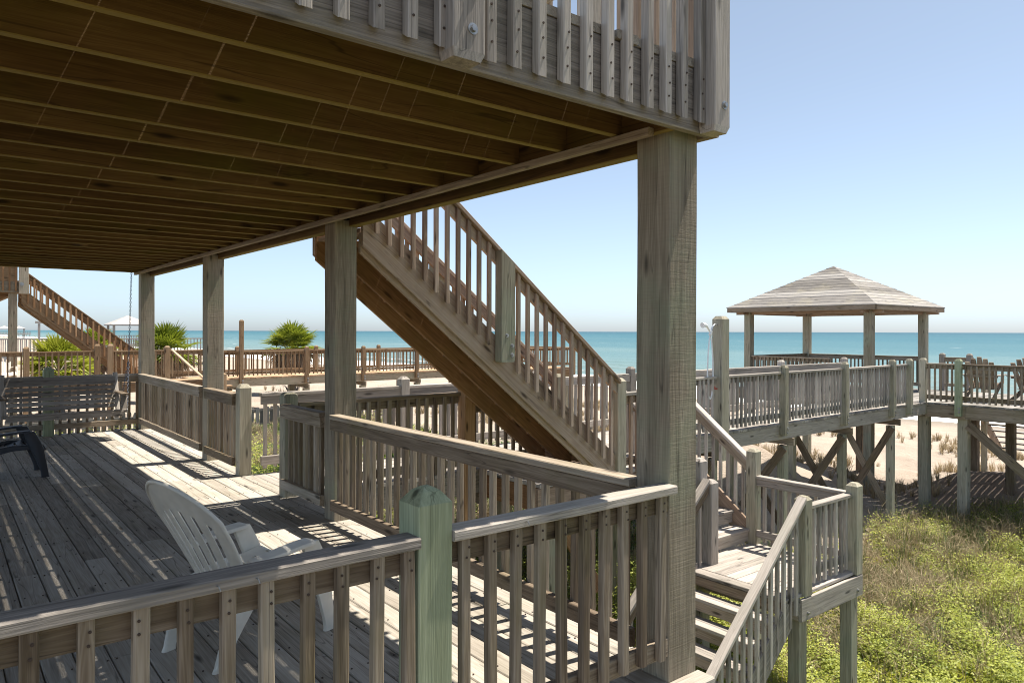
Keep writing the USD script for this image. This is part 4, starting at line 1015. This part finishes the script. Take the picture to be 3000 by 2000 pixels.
T = Thing('neighbour_deck', 'brown deck railing of the next house behind the porch swing', 'deck', (2.5, 23.3, 0))
px = [-1.9, 1.95, 3.62, 3.95, 5.45, 6.55]
for a in px[1:]:
    T.add('post', post(a, 23.3, -1.3, 1.16 if a in (3.62, 3.95) else 1.10, .14, .05), 'red')
for a, b in zip(px[:-1], px[1:]):
    if b - a < .5: continue
    rail_run(T, (a + .08, 23.3), (b - .08, 23.3), z=NZ, side=-1, mat='red', cap=.92, sp=.15)
x = -2.0
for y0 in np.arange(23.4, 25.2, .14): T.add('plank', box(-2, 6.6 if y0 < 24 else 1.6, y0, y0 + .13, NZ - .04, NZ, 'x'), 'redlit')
T.add('rim_board', box(-2, 6.6, 23.36, 23.395, NZ - .3, NZ - .042, 'x'), 'red')
T = Thing('neighbour_steps', 'sunlit reddish timber side steps with a slanting handrail by the next deck', 'stairs', (6.2, 23, 0))
T.add('handrail', member((5.55, 23.18, 1.03), (6.35, 22.2, .05), .10, .04, .005), 'redlit')
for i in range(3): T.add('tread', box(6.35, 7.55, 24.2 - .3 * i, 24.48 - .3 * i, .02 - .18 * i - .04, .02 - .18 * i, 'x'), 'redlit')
T.add('stringer', member((6.34, 24.5, -.04), (6.34, 23.2, -.85), .04, .25, .005, plumb=True), 'red')
T.add('newel_post', post(7.02, 23.1, -1.3, .25, .16, .04), 'red')

T = Thing('neighbour_boardwalk', 'reddish brown boardwalk of the next house running to the sea', 'boardwalk', (15, 25.5, 0))
NY0, NY1 = 25.0, 26.7
x = 6.7
while x < 19.0:
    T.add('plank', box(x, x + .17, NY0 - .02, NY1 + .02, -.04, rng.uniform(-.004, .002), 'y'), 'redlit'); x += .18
for a, b in ((6.7, 12), (12.01, 19.0)):
    T.add('rim_board', box(a, b, NY0, NY0 + .05, -.30, -.042, 'x'), 'post'); T.add('rim_board', box(a, b, NY1 - .05, NY1, -.30, -.042, 'x'), 'red')
for a in (8.25, 10.55, 12.8, 15.2, 17.8):
    for b in (NY0 + .15, NY1 - .15):
        zg = float(ground_z(np.array([a]), np.array([b]))[0]) - .3
        T.add('post', box(a - .1, a + .1, b - .1, b + .1, zg, -.46, 'z'), 'greygreen')
    T.add('cross_beam', box(a - .03, a + .03, NY0 - .1, NY1 + .1, -.455, -.305, 'y'), 'post')
T = Thing('neighbour_boardwalk_railing', 'near railing of the reddish boardwalk with one tall bare post', 'railing', (15, 24.95, 0))
npx = [6.75, 8.17, 10.48, 12.72, 15.05, 17.3, 18.95]
for a in npx[1:]:
    T.add('post', post(a, NY0 - .06, -.26, 1.93 if abs(a - 8.17) < .01 else 1.0, .13, .04), 'red', label='tall bare post above the railing' if abs(a - 8.17) < .01 else None)
    for dz in (-.2, -.1): T.add('bolt', bolt((a + .03, NY0 - .127, dz), (0, -1, 0), .022, .03), 'steel')
for a, b in zip(npx[:-1], npx[1:]): rail_run(T, (a + .07, NY0), (b - .07, NY0), side=-1, mat='red', sp=.148, bal_bot=.06)
T = Thing('neighbour_boardwalk_railing', 'far railing of the reddish boardwalk seen through the near one', 'railing', (15, 26.7, 0))
npx = [6.2, 8.6, 11.6, 14.3, 16.9, 18.95]
for a in npx: T.add('post', post(a, NY1, -.26, 1.0, .13, .04), 'red')
for a, b in zip(npx[:-1], npx[1:]): rail_run(T, (a + .07, NY1), (b - .07, NY1), side=1, mat='red', sp=.2)
T = Thing('neighbour_beach_deck', 'brown beach platform with bench at the end of the reddish boardwalk', 'deck', (20.7, 26, 0))
y = 23.6
while y < 28.4: T.add('plank', box(19.0, 22.4, y, y + .17, -.04, 0, 'x'), 'redlit'); y += .18
T.add('rim_board', box(19.0, 22.4, 23.55, 23.6, -.33, -.042, 'x'), 'red'); T.add('rim_board', box(18.96, 19.0, 23.55, 25.0, -.33, -.042, 'y'), 'red')
for a in (19.3, 22.1):
    for b in (23.8, 28.1): T.add('post', box(a - .1, a + .1, b - .1, b + .1, -3.2, -.335, 'z'), 'greygreen')
for A, B in (((19.0, 23.6), (22.3, 23.6)), ((22.35, 23.6), (22.35, 28.2)), ((19.0, 28.3), (22.3, 28.3))):
    rail_run(T, A, B, side=-1, mat='red', sp=.17)
for a, b in ((19.0, 23.6), (20.7, 23.6), (22.35, 23.6), (22.35, 28.3), (19.0, 28.3)): T.add('post', post(a, b, -.3, 1.03, .14, .04), 'red')
T = Thing('shower_post', 'dark tall post carrying a small white notice on the reddish boardwalk', 'post', (18.5, 26.8, 0))
T.add('shaft', box(18.2, 18.44, 26.82, 27.06, -1.8, 2.9, 'z', .006), 'stringer')
T.add('notice', box(18.12, 18.36, 26.795, 26.815, 1.02, 1.28, 'x', .001), 'signwhite')
for i, (w, z_) in enumerate(((.17, 1.21), (.13, 1.16), (.16, 1.11))): T.add('lettering', box(18.16, 18.16 + w, 26.7915, 26.794, z_, z_ + .018, 'x', .0004), 'signblue')

# picket fence
T = Thing('picket_fence', 'low weathered grey picket fence in the grass behind the porch swing', 'fence', (3, 18.5, -1))
x = -3.0; i = 0
while x < 10.5:
    zg = float(ground_z(np.array([x]), np.array([18.5]))[0])
    w = .095; hgt = .66 + rng.uniform(-.03, .03)
    r = ring8(w, .02, .002); yy = 18.5 + (.045 if i % 2 else 0)
    T.add('picket', loft(np.array([x, yy, zg - .15]), Z, np.array([1.0, 0, 0]), np.array([0, 1.0, 0]), [(r, 0, (0, 0)), (r, hgt + .15 - .05, (0, 0)), (r * np.array([.5, 1]), hgt + .15, (rng.uniform(-.004, .004), 0))]), 'picket')
    x += .128; i += 1
for z_ in (-.78, -.42): T.add('fence_rail', box(-3.0, 10.5, 18.512, 18.533, z_ - .03, z_ + .03, 'x'), 'picket')

# ------------------------------------------------------------------ palms
leaf_palm = leafmat('palm_fan_leaf', [(0.2, (0.12, 0.17, 0.016)), (0.45, (0.30, 0.34, 0.035)), (0.7, (0.50, 0.47, 0.07)), (0.95, (0.58, 0.49, 0.22))], .3, .45)
leaf_dead = leafmat('dead_palm_leaf', [(0.2, (0.20, 0.14, 0.10)), (0.5, (0.38, 0.30, 0.22)), (0.9, (0.58, 0.50, 0.42))], .15, .8)
bark = flat('palm_boot_bark', (0.20, 0.175, 0.15), .9, var=.6, scale=16)
def fan(base, d, size, droop, r):
    """One palm fan leaf: stalk end at base, facing d; long split blades."""
    d = d / np.linalg.norm(d); s = np.cross(d, Z); s = s / (np.linalg.norm(s) + 1e-9); u = np.cross(s, d)
    v, f = [], []
    n = 17
    for i in range(n):
        a = (i / (n - 1) - .5) * math.radians(170)
        dr = d * math.cos(a) + s * math.sin(a) + u * r.uniform(-.06, .10)
        ln = size * (1 - .25 * abs(a) / 1.9) * r.uniform(.85, 1.05)
        wv = np.cross(dr, u); wv /= np.linalg.norm(wv)
        w = size * .036
        mid = base + dr * ln * .55; tip = base + dr * ln + np.array([0, 0, -1]) * droop * ln * r.uniform(.5, 1.3)
        b = len(v)
        v += [base, mid + wv * w + u * w * .5, mid - wv * w + u * w * .5, mid - u * w * .3, tip]
        f += [(b, b + 1, b + 3), (b, b + 3, b + 2), (b + 1, b + 4, b + 3), (b + 3, b + 4, b + 2)]
    return np.array(v), np.array(f)
def palm(label, x, y, trunk_h, rad, seed, nl=58):
    r = random.Random(seed); zg = float(ground_z(np.array([x]), np.array([y]))[0])
    T = Thing('palm_tree', label, 'palm', (x, y, zg), 'palms beside the reddish boardwalk')
    top = np.array([x, y, zg + trunk_h])
    T.add('trunk', tube([(x + .02 * math.sin(i), y, zg - .2 + (trunk_h + .2) * i / 8) for i in range(9)], [.17 + .02 * (i % 2) for i in range(9)], 10), bark, smooth=30)
    bs = []
    for i in range(70):
        a = r.uniform(0, 6.28); h = r.uniform(0.1, trunk_h); o = np.array([math.cos(a), math.sin(a), 0])
        bs.append(tube([np.array([x, y, zg + h]) + o * .15, np.array([x, y, zg + h + .16]) + o * .24, np.array([x, y, zg + h + .27]) + o * r.uniform(.26, .36)], [.035, .03, .012], 4))
    T.add('leaf_bases', merge(bs), bark)
    live, dead, stalk = [], [], []
    for i in range(nl):
        a = i * 2.399 + r.uniform(-.2, .2); el_ = math.radians(r.choice([80, 66, 54, 42, 30, 18, 6, -8]) + r.uniform(-8, 8))
        d = np.array([math.cos(a) * math.cos(el_), math.sin(a) * math.cos(el_), math.sin(el_)])
        ln = rad * r.uniform(.34, .50); b = top + d * ln
        stalk.append(tube([top + d * .05, top + d * ln * .6, b], [.018, .014, .008], 4))
        live.append(fan(b, d + np.array([0, 0, -.12]), rad * r.uniform(.50, .66), r.uniform(.0, .28), r))
    for i in range(56):
        a = r.uniform(0, 6.28); el_ = math.radians(r.uniform(-75, 12))
        d = np.array([math.cos(a) * math.cos(el_), math.sin(a) * math.cos(el_), math.sin(el_)])
        b = top + d * rad * r.uniform(.25, .42)
        dead.append(fan(b, d + np.array([0, 0, -.5]), rad * r.uniform(.35, .55), .5, r))
    T.add('leaf_stalks', merge(stalk), leaf_palm); T.add('crown', merge(live), leaf_palm); T.add('dead_fronds', merge(dead), leaf_dead)
palm('palm with trunk visible below its crown, right of the tall bare post', 12.6, 31.6, 1.95, 1.55, 1)
palm('palm crown between the two far porch posts', 7.3, 31.5, 1.9, 1.5, 2)
palm('lowest palm, bushy with dead fronds under the brown stairway', 3.3, 28.6, 1.4, 1.4, 3)
palm('palm seen through the balusters of the brown stairway', 4.9, 31.8, 1.95, 1.1, 5)

# ------------------------------------------------------------------ far beach structures
def far_gazebo(label, x, y, s=1.0):
    T = Thing('far_gazebo', label, 'gazebo', (x, y, 0), 'distant gazebos along the beach')
    zg = float(ground_z(np.array([x]), np.array([y]))[0]) - .2
    for a in (-1.8, 1.8):
        for b in (-1.8, 1.8): T.add('post', box(x + a - .12, x + a + .12, y + b - .12, y + b + .12, zg, 2.2, 'z'), M['fargrey'])
    gazebo_roof(T, x - 2.2, x + 2.2, y - 2.2, y + 2.2, 2.3, 3.4, M['farwhite'], M['fargrey'], 5)
    T.add('floor', box(x - 3, x + 4, y - 4, y + 3, -.3, -.01, 'x'), M['farwhite'])
    for A, B in (((x - 3, y - 4), (x + 4, y - 4)), ((x - 3, y - 4), (x - 3, y + 3))):
        A, B = np.array([*A, 0.]), np.array([*B, 0.]); D = (B - A) / 7
        T.add('top_rail', member(A + Z * 1.0, B + Z * 1.0, .1, .08), M['fargrey'])
        for i in range(28): T.add('baluster', box(*(lambda q: (q[0] - .04, q[0] + .04, q[1] - .04, q[1] + .04))((A + (B - A) * (i + .5) / 28)), 0.0, .95, 'z'), M['fargrey'])
    for i in range(6): T.add('support', box(x - 3 + i * 1.3, x - 2.8 + i * 1.3, y - 3.9, y - 3.7, zg - 2, -.31, 'z'), M['fargrey'])
far_gazebo('largest distant gazebo with pale roof, just left of the far corner post', 18.3, 97.0)
far_gazebo('tiny distant gazebo beside the grey corner post of the next house', 29.0, 378.0)
far_gazebo('tiny distant gazebo at the left picture edge', 23.0, 366.0)
T = Thing('far_boardwalk', 'pale distant boardwalk with grey railing below the brown stairway', 'boardwalk', (10, 62, 0))
T.add('walkway', box(-2, 18, 61, 63, -.3, 0, 'x'), M['farwhite'])
for yy in (61.05, 62.95):
    T.add('top_rail', box(-2, 18, yy - .05, yy + .05, .92, 1.0, 'x'), M['fargrey'])
    for x in np.arange(-2, 18, .25): T.add('baluster', box(x, x + .06, yy - .03, yy + .03, 0.0, .92, 'z'), M['fargrey'])
for x in np.arange(-1.5, 18, 2.4): T.add('support', box(x, x + .2, 61.2, 61.4, -2.2, -.31, 'z'), M['fargrey'])
T = Thing('far_pergola', 'dark distant post frame above the pale boardwalk', 'pergola', (8, 120, 0))
for a in (-1.5, 1.5): T.add('post', box(14 + a - .15, 14 + a + .15, 130, 130.3, -1.5, 2.6, 'z'), M['fargrey'])
T.add('beam', box(12, 16, 129.98, 130.32, 2.62, 2.95, 'x'), M['fargrey'])

# ------------------------------------------------------------------ plants
def instancer(name, label, cat, protos, pts, scales, group=None):
    pi = UsdGeom.PointInstancer.Define(stage, '/World/' + name)
    tag(pi.GetPrim(), label, cat, kind='stuff')
    sc = UsdGeom.Scope.Define(stage, '/World/' + name + '/prototypes')
    rel = pi.CreatePrototypesRel()
    for i, (v, f, mt) in enumerate(protos):
        mm = usdkit.mesh(stage, f'/World/{name}/prototypes/plant_{i:03d}', (v, f), mt)
        rel.AddTarget(mm.GetPath())
    n = len(pts)
    pi.CreateProtoIndicesAttr(Vt.IntArray.FromNumpy(nrng.integers(0, len(protos), n).astype(np.int32)))
    pi.CreatePositionsAttr(Vt.Vec3fArray.FromNumpy(np.asarray(pts, np.float32)))
    ang = nrng.uniform(0, 2 * math.pi, n); tilt = nrng.normal(0, .12, n)
    q = [Gf.Quath(float(math.cos(a / 2)), float(math.sin(t) * .5), 0.0, float(math.sin(a / 2))) for a, t in zip(ang, tilt)]
    pi.CreateOrientationsAttr(Vt.QuathArray(q))
    pi.CreateScalesAttr(Vt.Vec3fArray.FromNumpy(np.repeat(np.asarray(scales, np.float32)[:, None], 3, 1)))

def sprig(r, n, h, spread, leaf):
    v, f = [], []
    for i in range(n):
        a = r.uniform(0, 6.28); rr = spread * math.sqrt(r.random()); z = h * r.uniform(.25, 1.0)
        c = np.array([rr * math.cos(a), rr * math.sin(a), z]); b = r.uniform(0, 6.28)
        d = np.array([math.cos(b), math.sin(b), r.uniform(-.2, .7)]); d /= np.linalg.norm(d)
        s = np.cross(d, [r.uniform(-.4, .4), r.uniform(-.4, .4), 1]); s /= np.linalg.norm(s)
        l = leaf * r.uniform(.7, 1.25); w = l * .3; k = len(v)
        v += [c, c + d * l * .5 + s * w, c + d * l, c + d * l * .5 - s * w]; f += [(k, k + 1, k + 2), (k, k + 2, k + 3)]
    for i in range(4):
        a = r.uniform(0, 6.28); e = np.array([spread * .7 * math.cos(a), spread * .7 * math.sin(a), h * .9]); s = np.array([-math.sin(a), math.cos(a), 0]) * .003; k = len(v)
        v += [s, -s, e]; f += [(k, k + 1, k + 2)]
    return np.array(v), np.array(f)
def tuft(r, n, h, spread, w=.006):
    v, f = [], []
    for i in range(n):
        a = r.uniform(0, 6.28); o = np.array([math.cos(a), math.sin(a), 0]); b0 = o * spread * .3 * r.random(); l = h * r.uniform(.6, 1.1); lean = r.uniform(.1, .9)
        s = np.array([-o[1], o[0], 0]) * w
        p1 = b0 + o * l * lean * .35 + Z * l * .62; p2 = b0 + o * l * lean * .95 + Z * l * (1 - .42 * lean); k = len(v)
        v += [b0 + s, b0 - s, p1 + s * .8, p1 - s * .8, p2]; f += [(k, k + 1, k + 3), (k, k + 3, k + 2), (k + 2, k + 3, k + 4)]
    return np.array(v), np.array(f)
pr = random.Random(3)
lf_lime = leafmat('lime_shrub_leaf', [(0.1, (0.12, 0.18, 0.03)), (0.4, (0.35, 0.39, 0.06)), (0.7, (0.54, 0.55, 0.12)), (1.0, (0.64, 0.57, 0.14))], .4, .5)
lf_green = leafmat('green_creeper_leaf', [(0.1, (0.035, 0.08, 0.015)), (0.5, (0.085, 0.16, 0.03)), (0.8, (0.17, 0.23, 0.04)), (1.0, (0.34, 0.28, 0.04))], .35, .5)
lf_yel = leafmat('yellow_creeper_leaf', [(0.1, (0.14, 0.16, 0.015)), (0.5, (0.36, 0.38, 0.03)), (0.8, (0.52, 0.48, 0.03)), (1.0, (0.55, 0.32, 0.03))], .4, .5)
lf_dry = leafmat('dry_grass_blade', [(0.1, (0.22, 0.17, 0.10)), (0.5, (0.42, 0.34, 0.215)), (1.0, (0.60, 0.52, 0.36))], .25, .8)
lf_grass = leafmat('green_grass_blade', [(0.1, (0.035, 0.07, 0.014)), (0.5, (0.09, 0.13, 0.025)), (1.0, (0.20, 0.21, 0.06))], .35, .6)
def scatter(n, x0, x1, y0, y1, mask, nscale=.5, seed=0, bias=0.0, veg=True):
    x = nrng.uniform(x0, x1, n); y = nrng.uniform(y0, y1, n)
    p = np.stack([x, y, np.zeros(n)], -1)
    nz = meshkit.fbm(p * nscale, 3, 40 + seed)
    keep = (nz > mask + nrng.uniform(-.06, .06, n))
    if veg: keep &= (veg_mask(x, y) > nrng.uniform(.15, .95, n))
    keep &= ~((x < 2.9) & (y > 1.9) & (y < 13.2)) & (np.hypot(x, y) > 2.0)
    x, y = x[keep], y[keep]
    return np.column_stack([x, y, ground_z(x, y)])
A1 = (2.5, 24, -9, 8.5); A2 = (-3, 13, 8, 21)
both = lambda n1, n2, m_, s_, sd, v_=True: np.vstack([scatter(n1, *A1, m_, s_, sd, 0, v_), scatter(n2, *A2, m_, s_, sd + 1, 0, v_)])
pts = both(34000, 2500, .50, 1.6, 1); instancer('shrub_cover', 'light green leafy low shrubs covering the hollow beside the side stairs', 'shrubs', [(*sprig(pr, 78, .42, .18, .035), lf_lime) for _ in range(4)], pts, nrng.uniform(.5, 1.25, len(pts)))
pts = both(26000, 9000, .47, .8, 3); instancer('creeper_cover', 'dark green creeping ground cover between the shrubs and beneath the decks', 'ground cover', [(*sprig(pr, 34, .14, .20, .05), lf_green) for _ in range(4)], pts, nrng.uniform(.6, 1.3, len(pts)))
pts = np.vstack([scatter(16000, 3, 11.5, -5, 6.2, .40, .7, 5), scatter(16000, 9, 20, -6, 6.5, .49, .8, 6)]); instancer('yellow_ground_cover', 'yellow green ground cover below the side stairs', 'ground cover', [(*sprig(pr, 40, .16, .19, .046), lf_yel) for _ in range(4)], pts, nrng.uniform(.6, 1.3, len(pts)))
pts = both(26000, 9000, .46, .6, 7); instancer('dry_grass', 'dry straw coloured grass among the shrubs', 'grass', [(*tuft(pr, 26, .40, .20, .004), lf_dry) for _ in range(4)], pts, nrng.uniform(.4, 1.1, len(pts)))
pts = np.vstack([scatter(2600, 7, 20, -6, 7.0, .50, 1.3, 15), scatter(900, 9, 19, 5.0, 7.2, .40, 1.3, 16)]); instancer('wispy_grass', 'tall wispy grass leaning over the shrubs beside the landing', 'grass', [(*tuft(pr, 14, .72, .26, .0035), mm_) for mm_ in (lf_dry, lf_grass, lf_dry)], pts, nrng.uniform(.6, 1.2, len(pts)))
pts = both(9000, 14000, .46, .7, 9); instancer('green_grass', 'fresh green grass beside the porch opening and in the hollow', 'grass', [(*tuft(pr, 26, .26, .14), lf_grass) for _ in range(4)], pts, nrng.uniform(.5, 1.3, len(pts)))
pts = scatter(9000, 12, 34, 2, 34, .53, .6, 12, 0, False)
pts = pts[(pts[:, 0] > 16.5) | (pts[:, 1] > 9.5)]
instancer('dune_grass', 'sparse brown dune grass tufts on the bright sand', 'grass', [(*tuft(pr, 24, .42, .22, .007), lf_dry) for _ in range(4)], pts, nrng.uniform(.35, 1.1, len(pts)))
